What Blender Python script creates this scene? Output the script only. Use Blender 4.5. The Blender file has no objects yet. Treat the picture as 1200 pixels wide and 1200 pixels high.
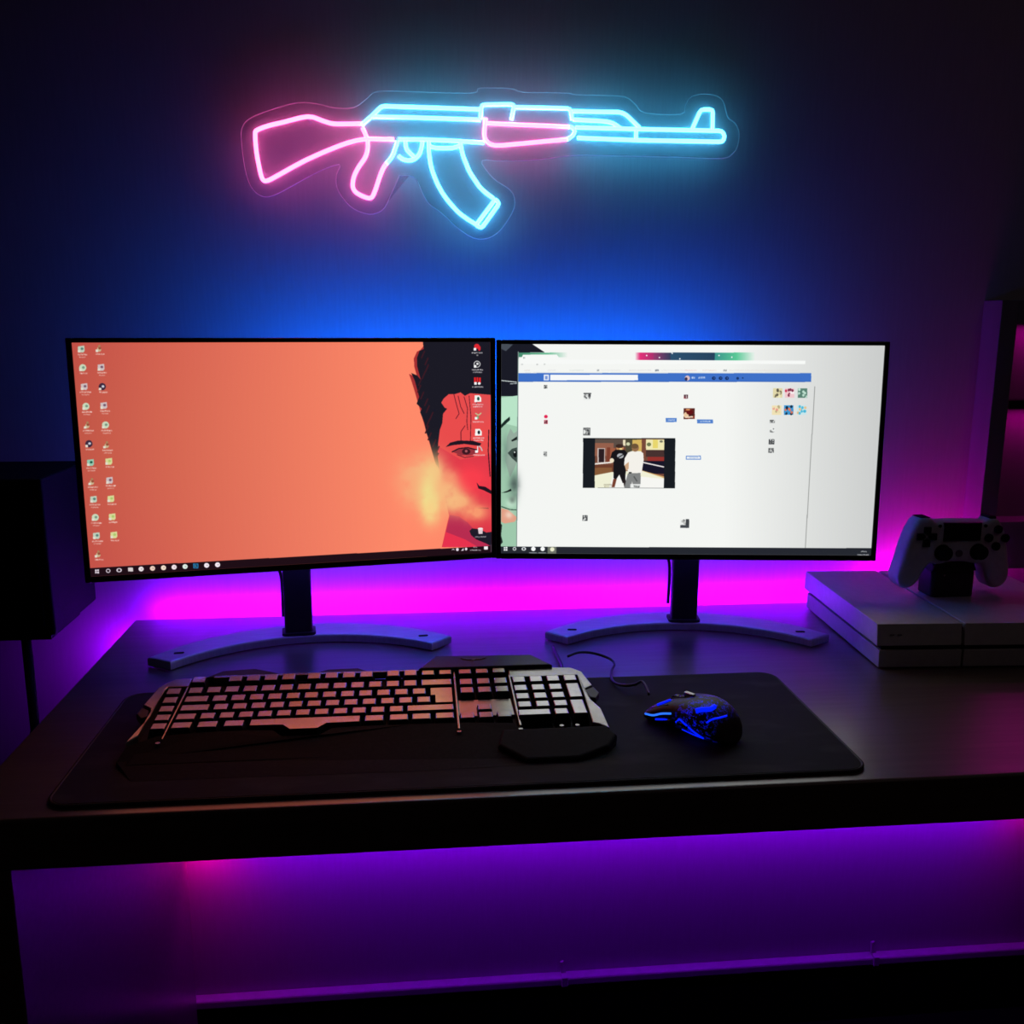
import bpy, bmesh, math, random
import numpy as np
from mathutils import Vector, Matrix
random.seed(7); np.random.seed(7)
C = bpy.context.scene.collection
PI = math.pi
DZ = 0.735            # desk top height above the floor
YW = 1.33             # back wall

# ------------------------------------------------------------------ camera, world, exposure
F, PITCH, YAW, ROLL, H = 1106.66, 0.1996, 0.1010, 0.0041, 0.4051
cp, sp, cy_, sy_ = math.cos(PITCH), math.sin(PITCH), math.cos(YAW), math.sin(YAW)
fwd = Vector((sy_*cp, cy_*cp, -sp)); rgt = Vector((cy_, -sy_, 0)); upv = rgt.cross(fwd)
r2 = math.cos(ROLL)*rgt + math.sin(ROLL)*upv; u2 = -math.sin(ROLL)*rgt + math.cos(ROLL)*upv
cam = bpy.data.objects.new('camera', bpy.data.cameras.new('camera')); C.objects.link(cam)
cam.data.sensor_width = 36; cam.data.lens = 36*F/1200; cam.data.clip_start = .02
M = Matrix((r2, u2, -fwd)).transposed().to_4x4(); M.translation = (0, 0, H+DZ); cam.matrix_world = M
bpy.context.scene.camera = cam
w = bpy.data.worlds.new('world'); bpy.context.scene.world = w; w.use_nodes = True
w.node_tree.nodes['Background'].inputs[0].default_value = (.2, .15, .3, 1)
w.node_tree.nodes['Background'].inputs[1].default_value = .004
vs = bpy.context.scene.view_settings
vs.view_transform = 'Standard'; vs.look = 'None'; vs.exposure = 0; vs.gamma = 1; vs.use_curve_mapping = False
bpy.context.scene.display_settings.display_device = 'sRGB'

def area(name, loc, direction, sx, sy, col, power, spread=180):
    l = bpy.data.lights.new(name, 'AREA'); l.shape = 'RECTANGLE'; l.size = sx; l.size_y = sy
    l.color = col; l.energy = power; l.spread = math.radians(spread)
    o = bpy.data.objects.new(name, l); C.objects.link(o); o.location = loc
    d = Vector(direction).normalized(); x = Vector((1, 0, 0)); x = (x - d*x.dot(d)).normalized()
    z = -d; y = z.cross(x)
    m = Matrix((x, y, z)).transposed().to_4x4(); m.translation = loc; o.matrix_world = m
    return o
# LED strip along the back edge of the desk: its upward and downward light
area('led_light_up', (.16, 1.3035, DZ-.004), (0, 1, .25), 1.07, .008, (.23, .0, 1), 3.7)
area('right_pink_fill', (.755, 1.3035, DZ-.004), (0, .6, 1), .13, .008, (1, .0, .60), .55)  # pink source added to tint the wall and shelf side at the right
area('corner_fill_light', (-.386, 1.300, DZ-.055), (-.7, 1, -.4), .04, .01, (.32, .0, 1), .30)  # added violet fill for the dim wall left of the desk, no tape there
# strip under the desk, on the lower edge of an added back panel
area('led_light_down', (.33, 1.285, DZ-.350), (0, .30, -1), 1.24, .008, (.26, .0, 1), 1.1)
area('led_light_left_end', (-.325, 1.290, DZ-.348), (0, .6, -1), .03, .008, (1, .0, .38), .09)
area('led_light_right_end', (.975, 1.290, DZ-.348), (0, .6, -1), .03, .008, (1, .0, .30), .035)
# added dim fill behind the viewer to lift dark fronts, no fixture there
area('room_fill_light', (1.2, -.3, 2.42), (-.1, .2, -1), .5, .5, (1, .72, .74), .5)

# ------------------------------------------------------------------ materials
def mat(name, col, rough=.5, metal=0, emit=None, estr=0, spec=.5, coat=0):
    m = bpy.data.materials.new(name); m.use_nodes = True; b = m.node_tree.nodes['Principled BSDF']
    b.inputs['Base Color'].default_value = (*col, 1); b.inputs['Roughness'].default_value = rough
    b.inputs['Metallic'].default_value = metal; b.inputs['Specular IOR Level'].default_value = spec
    b.inputs['Coat Weight'].default_value = coat
    if emit: b.inputs['Emission Color'].default_value = (*emit, 1); b.inputs['Emission Strength'].default_value = estr
    return m
def noisy(m, scale=(1, 1, 1), nscale=20, c2=None, mixf=1, bump=0, rough=None, detail=6, lo=.35, hi=.65, bdist=.001):
    nt = m.node_tree; N = nt.nodes; L = nt.links; b = N['Principled BSDF']
    tc = N.new('ShaderNodeTexCoord'); mp = N.new('ShaderNodeMapping'); mp.inputs['Scale'].default_value = scale
    n = N.new('ShaderNodeTexNoise'); n.inputs['Scale'].default_value = nscale; n.inputs['Detail'].default_value = detail
    L.new(tc.outputs['Object'], mp.inputs[0]); L.new(mp.outputs[0], n.inputs['Vector'])
    r = N.new('ShaderNodeMapRange'); r.inputs[1].default_value = lo; r.inputs[2].default_value = hi
    L.new(n.outputs['Fac'], r.inputs[0])
    if c2:
        mx = N.new('ShaderNodeMix'); mx.data_type = 'RGBA'
        mx.inputs[6].default_value = b.inputs['Base Color'].default_value; mx.inputs[7].default_value = (*c2, 1)
        L.new(r.outputs[0], mx.inputs[0]); L.new(mx.outputs[2], b.inputs['Base Color'])
    if rough:
        rr = N.new('ShaderNodeMapRange'); rr.inputs[3].default_value = rough[0]; rr.inputs[4].default_value = rough[1]
        L.new(r.outputs[0], rr.inputs[0]); L.new(rr.outputs[0], b.inputs['Roughness'])
    if bump:
        bp = N.new('ShaderNodeBump'); bp.inputs['Strength'].default_value = bump; bp.inputs['Distance'].default_value = bdist
        L.new(n.outputs['Fac'], bp.inputs['Height']); L.new(bp.outputs[0], b.inputs['Normal'])
    return m

M_wall = noisy(mat('wall_paint', (.42, .42, .44), .8), (60, 60, 4), 5, (.395, .39, .41), bump=.10, bdist=.0004)
M_dark = mat('dark_paint', (.05, .045, .05), .8)
noisy(M_dark, nscale=30, c2=(.06, .05, .055))
M_carpet = noisy(mat('dark_carpet', (.003, .003, .004), .98, spec=.03), nscale=400, c2=(.006, .005, .006), bump=.6, bdist=.004)
M_base = noisy(mat('baseboard_black', (.003, .003, .003), .8, spec=.05), nscale=40, c2=(.004, .004, .004))
M_trim = noisy(mat('trim_pale', (.50, .49, .50), .6), nscale=60, c2=(.44, .43, .44))
M_desk = noisy(mat('black_brown_wood', (.150, .105, .080), .3, spec=1), (1.2, 18, 18), 7, (.115, .080, .062), bump=.04, rough=(.28, .35), bdist=.0005)
_b = M_desk.node_tree.nodes['Principled BSDF']; _b.inputs['Coat Weight'].default_value = .7; _b.inputs['Coat Roughness'].default_value = .30; _b.inputs['Coat IOR'].default_value = 1.8
M_mat = noisy(mat('mat_cloth', (.017, .016, .019), .78, spec=.25), (1, 2.2, 1), 14, (.045, .040, .044), bump=.15, bdist=.0005, lo=.5, hi=.75)
M_stitch = mat('mat_edge', (.03, .028, .03), .6); noisy(M_stitch, nscale=500, c2=(.015, .015, .017))
M_black = noisy(mat('black_plastic', (.011, .010, .013), .38), nscale=200, c2=(.014, .013, .016))
M_blackm = noisy(mat('black_matte_plastic', (.012, .011, .014), .72, spec=.15), nscale=300, c2=(.017, .016, .019))
M_gloss = noisy(mat('gloss_black', (.008, .008, .010), .12), nscale=50, c2=(.010, .010, .012))
M_bezel = noisy(mat('bezel_black', (.010, .009, .012), .3), nscale=50, c2=(.012, .011, .014))
M_alu = noisy(mat('brushed_aluminium', (.72, .72, .76), .42, metal=.55), (4, 90, 4), 8, (.62, .62, .66), rough=(.38, .5))
M_neck = noisy(mat('neck_dark', (.018, .015, .017), .55), nscale=50, c2=(.022, .018, .02))
M_silver = noisy(mat('silver_plastic', (.52, .51, .50), .26, metal=.9), nscale=90, c2=(.46, .45, .44))
M_key = noisy(mat('key_top', (.60, .59, .58), .24, metal=.9), nscale=120, c2=(.55, .54, .53))
M_keyside = mat('key_side', (.008, .008, .009), .6, spec=.2); noisy(M_keyside, nscale=100, c2=(.01, .01, .011))
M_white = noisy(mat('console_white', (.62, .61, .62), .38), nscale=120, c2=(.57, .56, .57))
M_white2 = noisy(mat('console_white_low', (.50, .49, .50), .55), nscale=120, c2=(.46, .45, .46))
M_pad = noisy(mat('controller_white', (.58, .56, .58), .5), nscale=150, c2=(.53, .51, .53))
M_shelf = noisy(mat('shelf_grey', (.22, .21, .23), .55), (1, 1, .1), 20, (.19, .18, .20))
M_mouse = mat('mouse_rubber', (.03, .029, .033), .5)
M_blueled = mat('blue_led', (0, .01, .1), .5, emit=(.0, .012, 1), estr=1.0); noisy(M_blueled, nscale=80, c2=(0, .02, .2))
M_blueled2 = mat('pale_blue_led', (0, .05, .2), .5, emit=(.02, .16, 1), estr=1.2); noisy(M_blueled2, nscale=80, c2=(0, .02, .2))
M_red = mat('logo_dark', (.15, .13, .16), .4); noisy(M_red, nscale=80, c2=(.12, .1, .13))
M_strip = mat('led_strip_tape', (.4, .3, .4), .5, emit=(1, 0, .62), estr=1.5); noisy(M_strip, nscale=80, c2=(.3, .3, .3))
M_stripb = mat('blue_led_tape', (.3, .3, .4), .5, emit=(.0, .1, 1), estr=1.5); noisy(M_stripb, nscale=80, c2=(.3, .3, .3))
# mouse: blue speckle of light showing through the cracked pattern of the rear hump
nt = M_mouse.node_tree; N = nt.nodes; L = nt.links; b = N['Principled BSDF']
tc = N.new('ShaderNodeTexCoord')
vo = N.new('ShaderNodeTexVoronoi'); vo.feature = 'DISTANCE_TO_EDGE'; vo.inputs['Scale'].default_value = 420
L.new(tc.outputs['Object'], vo.inputs['Vector'])
n1 = N.new('ShaderNodeTexNoise'); n1.inputs['Scale'].default_value = 260; L.new(tc.outputs['Object'], n1.inputs['Vector'])
g = N.new('ShaderNodeMath'); g.operation = 'GREATER_THAN'; g.inputs[1].default_value = .55; L.new(n1.outputs['Fac'], g.inputs[0])
ls = N.new('ShaderNodeMath'); ls.operation = 'LESS_THAN'; ls.inputs[1].default_value = .10; L.new(vo.outputs['Distance'], ls.inputs[0])
mu = N.new('ShaderNodeMath'); mu.operation = 'MULTIPLY'; L.new(g.outputs[0], mu.inputs[0]); L.new(ls.outputs[0], mu.inputs[1])
sx = N.new('ShaderNodeSeparateXYZ'); L.new(tc.outputs['Object'], sx.inputs[0])
rg = N.new('ShaderNodeMapRange'); rg.inputs[1].default_value = .012; rg.inputs[2].default_value = -.012; rg.inputs[3].default_value = 0; rg.inputs[4].default_value = .55
L.new(sx.outputs[0], rg.inputs[0])
rg2 = N.new('ShaderNodeMapRange'); rg2.inputs[1].default_value = -.05; rg2.inputs[2].default_value = -.03; L.new(sx.outputs[0], rg2.inputs[0])
m2 = N.new('ShaderNodeMath'); m2.operation = 'MULTIPLY'; L.new(mu.outputs[0], m2.inputs[0]); L.new(rg.outputs[0], m2.inputs[1])
m3 = N.new('ShaderNodeMath'); m3.operation = 'MULTIPLY'; L.new(m2.outputs[0], m3.inputs[0]); L.new(rg2.outputs[0], m3.inputs[1])
b.inputs['Emission Color'].default_value = (.0, .01, 1, 1); L.new(m3.outputs[0], b.inputs['Emission Strength'])

def tube_mat(name, col):
    return noisy(mat(name, (.8, .8, .8), .4, emit=col, estr=1), nscale=60, c2=(.75, .75, .75))
PINKE = (6.6, .72, 2.6); CYANE = (.56, 4.2, 6.6)
M_pink = tube_mat('neon_pink', PINKE); M_cyan = tube_mat('neon_cyan', CYANE)
def acrylic():
    m = bpy.data.materials.new('clear_acrylic'); m.use_nodes = True; nt = m.node_tree; N = nt.nodes; L = nt.links
    out = N['Material Output']; N.remove(N['Principled BSDF'])
    t = N.new('ShaderNodeBsdfTransparent'); t.inputs[0].default_value = (.97, .97, .98, 1)
    d = N.new('ShaderNodeBsdfDiffuse'); d.inputs[0].default_value = (.9, .9, .95, 1)
    tr = N.new('ShaderNodeBsdfTranslucent'); tr.inputs[0].default_value = (.9, .9, .95, 1)
    gl = N.new('ShaderNodeBsdfGlossy'); gl.inputs['Roughness'].default_value = .1
    a = N.new('ShaderNodeMixShader'); a.inputs[0].default_value = .5; L.new(d.outputs[0], a.inputs[1]); L.new(tr.outputs[0], a.inputs[2])
    n = N.new('ShaderNodeTexNoise'); n.inputs['Scale'].default_value = 30
    r = N.new('ShaderNodeMapRange'); r.inputs[3].default_value = .20; r.inputs[4].default_value = .24; L.new(n.outputs['Fac'], r.inputs[0])
    x = N.new('ShaderNodeMixShader'); L.new(r.outputs[0], x.inputs[0]); L.new(t.outputs[0], x.inputs[1]); L.new(a.outputs[0], x.inputs[2])
    y = N.new('ShaderNodeMixShader'); y.inputs[0].default_value = .02; L.new(x.outputs[0], y.inputs[1]); L.new(gl.outputs[0], y.inputs[2])
    L.new(y.outputs[0], out.inputs[0]); return m
M_acr = acrylic()
M_acredge = mat('acrylic_edge', (.85, .88, .92), .3, spec=.8); noisy(M_acredge, nscale=60, c2=(.8, .8, .85))  # near-white colour stands in for light caught by the cut edge

# ------------------------------------------------------------------ mesh helpers
def link(name, bm, m, parent=None, smooth=False, loc=None, bevel=0, seg=2):
    me = bpy.data.meshes.new(name)
    bmesh.ops.recalc_face_normals(bm, faces=bm.faces[:])
    bm.to_mesh(me); bm.free()
    for x in (m if isinstance(m, (list, tuple)) else [m]): me.materials.append(x)
    o = bpy.data.objects.new(name, me); C.objects.link(o)
    if smooth:
        for p in me.polygons: p.use_smooth = True
    if parent: o.parent = parent
    if loc is not None: o.location = loc
    if bevel:
        bv = o.modifiers.new('b', 'BEVEL'); bv.width = bevel; bv.segments = seg; bv.limit_method = 'ANGLE'; bv.angle_limit = .6
    return o
def tag(o, label, cat, group=None, kind=None):
    o['label'] = label
    if cat: o['category'] = cat
    if group: o['group'] = group
    if kind: o['kind'] = kind
    return o
def thing(name, label, cat, loc=(0, 0, 0), rz=0, group=None):
    o = bpy.data.objects.new(name, None); C.objects.link(o); o.location = loc; o.rotation_euler = (0, 0, rz)
    o.empty_display_size = .02
    return tag(o, label, cat, group)
def struct(name, bm, m, label=None, **k):
    o = link(name, bm, m, **k); o['kind'] = 'structure'
    if label: o['label'] = label
    return o
def box(bm, x0, x1, y0, y1, z0, z1, mi=0):
    v = [bm.verts.new((x, y, z)) for z in (z0, z1) for y in (y0, y1) for x in (x0, x1)]
    for f in ((0, 2, 3, 1), (4, 5, 7, 6), (0, 1, 5, 4), (2, 6, 7, 3), (0, 4, 6, 2), (1, 3, 7, 5)):
        bm.faces.new([v[i] for i in f]).material_index = mi
    return bm
def bx(*a): return box(bmesh.new(), *a)
def arc_pts(cx, cy, r, a0, a1, n): return [(cx+r*math.cos(a0+(a1-a0)*i/n), cy+r*math.sin(a0+(a1-a0)*i/n)) for i in range(n+1)]
def rrect(x0, x1, y0, y1, r, n=5):
    return (arc_pts(x1-r, y0+r, r, -PI/2, 0, n)+arc_pts(x1-r, y1-r, r, 0, PI/2, n)
            + arc_pts(x0+r, y1-r, r, PI/2, PI, n)+arc_pts(x0+r, y0+r, r, PI, 1.5*PI, n))
def prism(pts, z0, z1, f=None, bm=None, mi=0):
    """outline pts (2D) extruded z0..z1; f maps (x,y,z)->world tuple"""
    bm = bm or bmesh.new(); f = f or (lambda x, y, z: (x, y, z))
    g0 = z0 if callable(z0) else (lambda x, y: z0); g1 = z1 if callable(z1) else (lambda x, y: z1)
    a = [bm.verts.new(f(x, y, g0(x, y))) for x, y in pts]; b = [bm.verts.new(f(x, y, g1(x, y))) for x, y in pts]
    n = len(pts)
    bm.faces.new(a[::-1]).material_index = mi; bm.faces.new(b).material_index = mi
    for i in range(n): bm.faces.new((a[i], a[(i+1) % n], b[(i+1) % n], b[i])).material_index = mi
    return bm
def area2(p): return .5*sum(p[i][0]*p[(i+1) % len(p)][1]-p[(i+1) % len(p)][0]*p[i][1] for i in range(len(p)))
def offset(pts, d):
    s = 1 if area2(pts) > 0 else -1; n = len(pts); o = []
    for i in range(n):
        ax, ay = pts[i-1]; bx_, by = pts[i]; cx, cy = pts[(i+1) % n]
        n1 = Vector((-(by-ay), bx_-ax)).normalized(); n2 = Vector((-(cy-by), cx-bx_)).normalized()
        m = (n1+n2)
        m = m.normalized() if m.length > 1e-6 else n1
        k = min(1/max(.35, m.dot(n1)), 1.6)
        o.append((bx_+s*m.x*d*k, by+s*m.y*d*k))
    return o
def pillow(pts, z0, z1, r0, r1, n=3, f=None, bm=None):
    """outline with rounded rims (radius r0 at z0 side, r1 at z1 side)"""
    bm = bm or bmesh.new(); f = f or (lambda x, y, z: (x, y, z)); rings = []
    prof = []
    if r0: prof += [(r0*(1-math.sin(t)), z0+r0*(1-math.cos(t))) for t in [PI/2*i/n for i in range(n+1)]]
    else: prof += [(0, z0)]
    if r1: prof += [(r1*(1-math.cos(t)), z1-r1*(1-math.sin(t))) for t in [PI/2*i/n for i in range(n+1)]]
    else: prof += [(0, z1)]
    for d, z in prof:
        q = offset(pts, d) if d > 1e-9 else pts
        rings.append([bm.verts.new(f(x, y, z)) for x, y in q])
    N_ = len(pts)
    bm.faces.new(rings[0][::-1]); bm.faces.new(rings[-1])
    for a, b in zip(rings, rings[1:]):
        for i in range(N_): bm.faces.new((a[i], a[(i+1) % N_], b[(i+1) % N_], b[i]))
    return bm
def smooth_path(pts, n=4, closed=False):
    P = [Vector(p) for p in pts]; out = []; m = len(P)
    rng = range(m if closed else m-1)
    for i in rng:
        p1, p2 = P[i], P[(i+1) % m]
        p0 = P[i-1] if (closed or i > 0) else p1+(p1-p2); p3 = P[(i+2) % m] if (closed or i+2 < m) else p2+(p2-p1)
        for k in range(n):
            t = k/n
            out.append(.5*((2*p1)+(-p0+p2)*t+(2*p0-5*p1+4*p2-p3)*t*t+(-p0+3*p1-3*p2+p3)*t**3))
    if not closed: out.append(P[-1])
    return out
def tube(path, r, seg=8, bm=None, cap=True, r_end=None):
    bm = bm or bmesh.new(); P = [Vector(p) for p in path]; rings = []; up = None
    for i, p in enumerate(P):
        t = (P[min(i+1, len(P)-1)]-P[max(i-1, 0)]).normalized()
        if up is None:
            up = Vector((0, 0, 1)) if abs(t.z) < .9 else Vector((1, 0, 0))
        a = (up-t*up.dot(t)).normalized(); up = a; b = t.cross(a)
        rr = r if r_end is None else r+(r_end-r)*i/(len(P)-1)
        rings.append([bm.verts.new(p+(a*math.cos(2*PI*k/seg)+b*math.sin(2*PI*k/seg))*rr) for k in range(seg)])
    for A, B in zip(rings, rings[1:]):
        for k in range(seg): bm.faces.new((A[k], A[(k+1) % seg], B[(k+1) % seg], B[k]))
    if cap: bm.faces.new(rings[0][::-1]); bm.faces.new(rings[-1])
    return bm
def cyl(bm, c, axis, r, h, seg=20, r2=None):
    d = Vector(axis).normalized(); c = Vector(c)
    return tube([c, c+d*h], r, seg, bm, True, r2)

# ------------------------------------------------------------------ the room
struct('floor', bx(-2.2, 2.6, -1.6, YW, -.05, 0), M_carpet)
struct('wall_back', bx(-2.2, 2.6, YW, YW+.12, 0, 2.5), M_wall)
struct('wall_left', bx(-2.32, -2.2, -1.6, YW+.12, 0, 2.5), M_dark)
struct('wall_right', bx(2.6, 2.72, -1.6, YW+.12, 0, 2.5), M_dark)
struct('wall_front', bx(-2.32, 2.72, -1.72, -1.6, 0, 2.5), M_dark)
struct('ceiling', bx(-2.32, 2.72, -1.72, YW+.12, 2.5, 2.6), M_dark)
struct('baseboard_back', bx(-2.2, 2.6, YW-.016, YW, 0, DZ-.636), M_base, bevel=.002)
struct('trim_1', bx(-2.2, 2.6, YW-.018, YW, DZ-.636, DZ-.621), M_trim, label='pale cable moulding along the top of the black baseboard', bevel=.003)
for i, (x, lab) in enumerate(((.2205, 'small plastic clip on the moulding below the middle of the desk'), (.7396, 'small plastic clip on the moulding near the right desk leg'))):
    c = thing('cable_clip', lab, 'clip', (x, YW-.018, DZ-.621), 0, 'clips on the low moulding')
    link('clip_band', bx(-.005, .005, -.003, .012, -.014, .003), M_trim, c, bevel=.001)
    link('clip_tab', prism([(-.005, 0), (.004, 0), (-.001, .024), (-.006, .022)], .008, .012, lambda x, y, z: (x, z, y)), M_trim, c)

# ------------------------------------------------------------------ desk
XL, XR, YF, YB, TH = -.3902, 1.045, .7505, 1.2902, .047
desk = thing('desk', 'black-brown wooden desk with thick top and solid side legs', 'desk', ((XL+XR)/2, (YF+YB)/2, 0))
def d_(o): o.location = (-(XL+XR)/2, -(YF+YB)/2, 0); return o
d_(link('tabletop', bx(XL, XR, YF, YB, DZ-TH, DZ), M_desk, desk, bevel=.003, seg=4))
d_(link('back_panel', bx(XL+.046, XR-.046, 1.255, 1.273, DZ-.345, DZ-TH), M_desk, desk, bevel=.001))  # unseen panel, added so the strip's light fades faster down the wall
d_(link('leg', bx(XL, XL+.046, YF+.002, YB, 0, DZ-TH), M_desk, desk, bevel=.0015))
d_(link('leg', bx(XR-.046, XR, YF+.002, YB, 0, DZ-TH), M_desk, desk, bevel=.0015))

# LED tape on the back edge of the desk
l2 = thing('led_strip', 'violet LED strip under the desk along its added back panel', 'light strip', (.33, 1.2765, DZ-.340))
link('tape', bx(-.60, .60, -.0035, .0, -.005, .005), M_trim, l2)
ls_ = thing('led_strip', 'magenta LED strip behind the back edge of the desk', 'light strip', (.36, 1.2955, DZ-.012))
tape_ = link('tape', bx(-.60, .60, -.005, -.0035, -.005, .005), M_trim, ls_)
for i in range(60):
    x = -.59+i*.02
    o_ = link('diode', bx(x-.0025, x+.0025, -.0035, -.002, -.0025, .0025), M_strip, tape_) if i == 0 else None
    if i == 0: D0 = o_
    else:
        q = D0.copy(); C.objects.link(q); q.location = (i*.02, 0, 0); q.parent = tape_

# ------------------------------------------------------------------ screens: flat pictures rasterised here, shown by emission
def homog(src, dst):
    A = []
    for (x, y), (u, v) in zip(src, dst):
        A.append([x, y, 1, 0, 0, 0, -u*x, -u*y, -u]); A.append([0, 0, 0, x, y, 1, -v*x, -v*y, -v])
    return np.linalg.svd(np.array(A, float))[2][-1].reshape(3, 3)
class Art:
    W, Hh = 1472, 816
    def __init__(s, quad):
        s.Hm = homog(quad, [(0, 0), (s.W, 0), (s.W, s.Hh), (0, s.Hh)])
        s.img = np.zeros((s.Hh, s.W, 3), np.float32)
        Hi = np.linalg.inv(s.Hm); yy, xx = np.mgrid[0:s.Hh, 0:s.W]+.5
        q = Hi@np.stack([xx.ravel(), yy.ravel(), np.ones(xx.size)]); s.ax = (q[0]/q[2]).reshape(xx.shape); s.ay = (q[1]/q[2]).reshape(xx.shape)
    def mask(s, pts):
        P = np.array([[x, y, 1] for x, y in pts], float)@s.Hm.T; P = P[:, :2]/P[:, 2:]
        x0, y0 = np.maximum(np.floor(P.min(0)).astype(int), 0); x1 = min(int(P[:, 0].max())+1, s.W); y1 = min(int(P[:, 1].max())+1, s.Hh)
        if x1 <= x0 or y1 <= y0: return None
        yy, xx = np.mgrid[y0:y1, x0:x1]+.5; ins = np.zeros(xx.shape, bool)
        for i in range(len(P)):
            (ax, ay), (bx_, by) = P[i], P[i-1]
            if ay == by: continue
            c = ((ay > yy) != (by > yy)) & (xx < (bx_-ax)*(yy-ay)/(by-ay)+ax); ins ^= c
        return (slice(y0, y1), slice(x0, x1)), ins
    def poly(s, pts, col, a=1):
        r = s.mask(pts)
        if r is None: return
        sl, m = r; v = s.img[sl]; v[m] = v[m]*(1-a)+np.array(col, np.float32)*a/255
    def rect(s, x0, y0, x1, y1, col, a=1): s.poly([(x0, y0), (x1, y0), (x1, y1), (x0, y1)], col, a)
    def ell(s, cx, cy, rx, ry, col, a=1, rot=0, n=24):
        c_, s_ = math.cos(rot), math.sin(rot)
        s.poly([(cx+rx*math.cos(t)*c_-ry*math.sin(t)*s_, cy+rx*math.cos(t)*s_+ry*math.sin(t)*c_) for t in [2*PI*i/n for i in range(n)]], col, a)
    def line(s, pts, wd, col, a=1):
        for (x0, y0), (x1, y1) in zip(pts, pts[1:]):
            d = math.hypot(x1-x0, y1-y0) or 1; nx, ny = -(y1-y0)/d*wd/2, (x1-x0)/d*wd/2
            s.poly([(x0+nx, y0+ny), (x1+nx, y1+ny), (x1-nx, y1-ny), (x0-nx, y0-ny)], col, a)
    def blob(s, cx, cy, rx, ry, col, a=1):
        m = np.exp(-(((s.ax-cx)/rx)**2+((s.ay-cy)/ry)**2))*1.25*a; m = np.clip(m*np.clip(1.5*s.noise(14)+.35, 0, 1.1), 0, 1)[..., None]
        s.img[:] = s.img*(1-m)+np.array(col, np.float32)/255*m
    _n = {}
    def noise(s, cell):
        k = (cell, id(s))
        if k not in Art._n:
            tot = 0; amp = 1; acc = 0
            for o in range(3):
                c = cell/2**o; gw = int(s.W/3/c)+3; gh = int(s.Hh/3/c)+3; g = np.random.rand(gh, gw)
                fx = np.linspace(0, gw-2.01, s.W); fy = np.linspace(0, gh-2.01, s.Hh); ix = fx.astype(int); iy = fy.astype(int)
                tx = fx-ix; ty = fy-iy; tx = tx*tx*(3-2*tx); ty = (ty*ty*(3-2*ty))[:, None]
                a = g[iy][:, ix]*(1-tx)+g[iy][:, ix+1]*tx; b_ = g[iy+1][:, ix]*(1-tx)+g[iy+1][:, ix+1]*tx
                acc = acc+(a*(1-ty)+b_*ty)*amp; tot += amp; amp *= .5
            Art._n[k] = acc/tot
        return Art._n[k]
    def scribble(s, cx, cy, wd, col=(240, 225, 220), h=1.5, a=.8):
        """an unreadably small caption: a row of tiny letter strokes"""
        x = cx-wd/2
        while x < cx+wd/2:
            l = random.uniform(.5, 1.1); y = cy+random.uniform(-.25, .25)
            s.rect(x, y-h/2, x+l*.7, y+h/2, col, a*random.uniform(.6, 1)); x += l
    def material(s, name, strength=1.0):
        for _ in range(2):      # soften edges by a pixel
            p = np.pad(s.img, ((1, 1), (1, 1), (0, 0)), 'edge')
            s.img = (p[1:-1, 1:-1]*2+p[:-2, 1:-1]+p[2:, 1:-1]+p[1:-1, :-2]+p[1:-1, 2:])/6
        im = bpy.data.images.new(name, s.W, s.Hh); px = np.ones((s.Hh, s.W, 4), np.float32)
        px[..., :3] = np.clip(s.img[::-1], 0, 1); im.pixels.foreach_set(px.ravel()); im.update(); im.pack()
        m = bpy.data.materials.new(name); m.use_nodes = True; N = m.node_tree.nodes; b = N['Principled BSDF']
        t = N.new('ShaderNodeTexImage'); t.image = im; m.node_tree.links.new(t.outputs[0], b.inputs['Emission Color'])
        b.inputs['Emission Strength'].default_value = strength; b.inputs['Base Color'].default_value = (.005, .005, .005, 1); b.inputs['Roughness'].default_value = .5
        b.inputs['Specular IOR Level'].default_value = .2
        return m

# --- left screen: orange wallpaper with a face in profile of hair, red skin and smoke
A = Art([(83, 401), (576.5, 402), (576, 649.5), (101.5, 676)])
t = np.clip((A.ax-85)/390, 0, 1); t = t**.9  # darker to the left: uneven backlight painted into the picture
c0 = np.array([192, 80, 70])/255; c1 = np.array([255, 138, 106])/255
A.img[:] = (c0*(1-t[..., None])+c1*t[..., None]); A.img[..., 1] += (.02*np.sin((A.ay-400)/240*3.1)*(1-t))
A.poly([(530, 461), (576.5, 463), (577, 642), (517, 643), (526, 606), (514, 549), (512, 520), (517, 487), (516, 470)], (233, 76, 76))
A.poly([(514, 524), (540, 540), (576, 534), (577, 642), (517, 643), (526, 606), (514, 549)], (222, 58, 73))
A.blob(552, 565, 22, 18, (248, 62, 76), .95); A.blob(565, 480, 14, 14, (215, 80, 84), .6)
A.poly([(527, 605), (518, 643), (577, 643), (577, 634), (562, 630), (548, 614), (538, 607)], (183, 44, 80))
A.poly([(518, 643), (522, 625), (545, 634), (560, 643)], (232, 50, 78))
A.poly([(550, 624), (553, 621), (562, 622), (570, 626), (577, 625), (577, 643), (570, 639), (558, 634), (552, 629)], (30, 26, 40))
for p in ([(545, 466), (549, 480), (548, 495), (549, 505)], [(551, 465), (553, 490), (552, 519)], [(546, 500), (541, 507), (541, 519)],
          [(533, 463), (536, 475), (539, 486), (535, 492)], [(538, 465), (541, 478), (545, 486)], [(559, 465), (560, 475)]):
    A.line(p, .8, (90, 24, 38))
A.line([(574, 505), (573, 530), (575, 560)], 1.1, (40, 20, 32))
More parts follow.
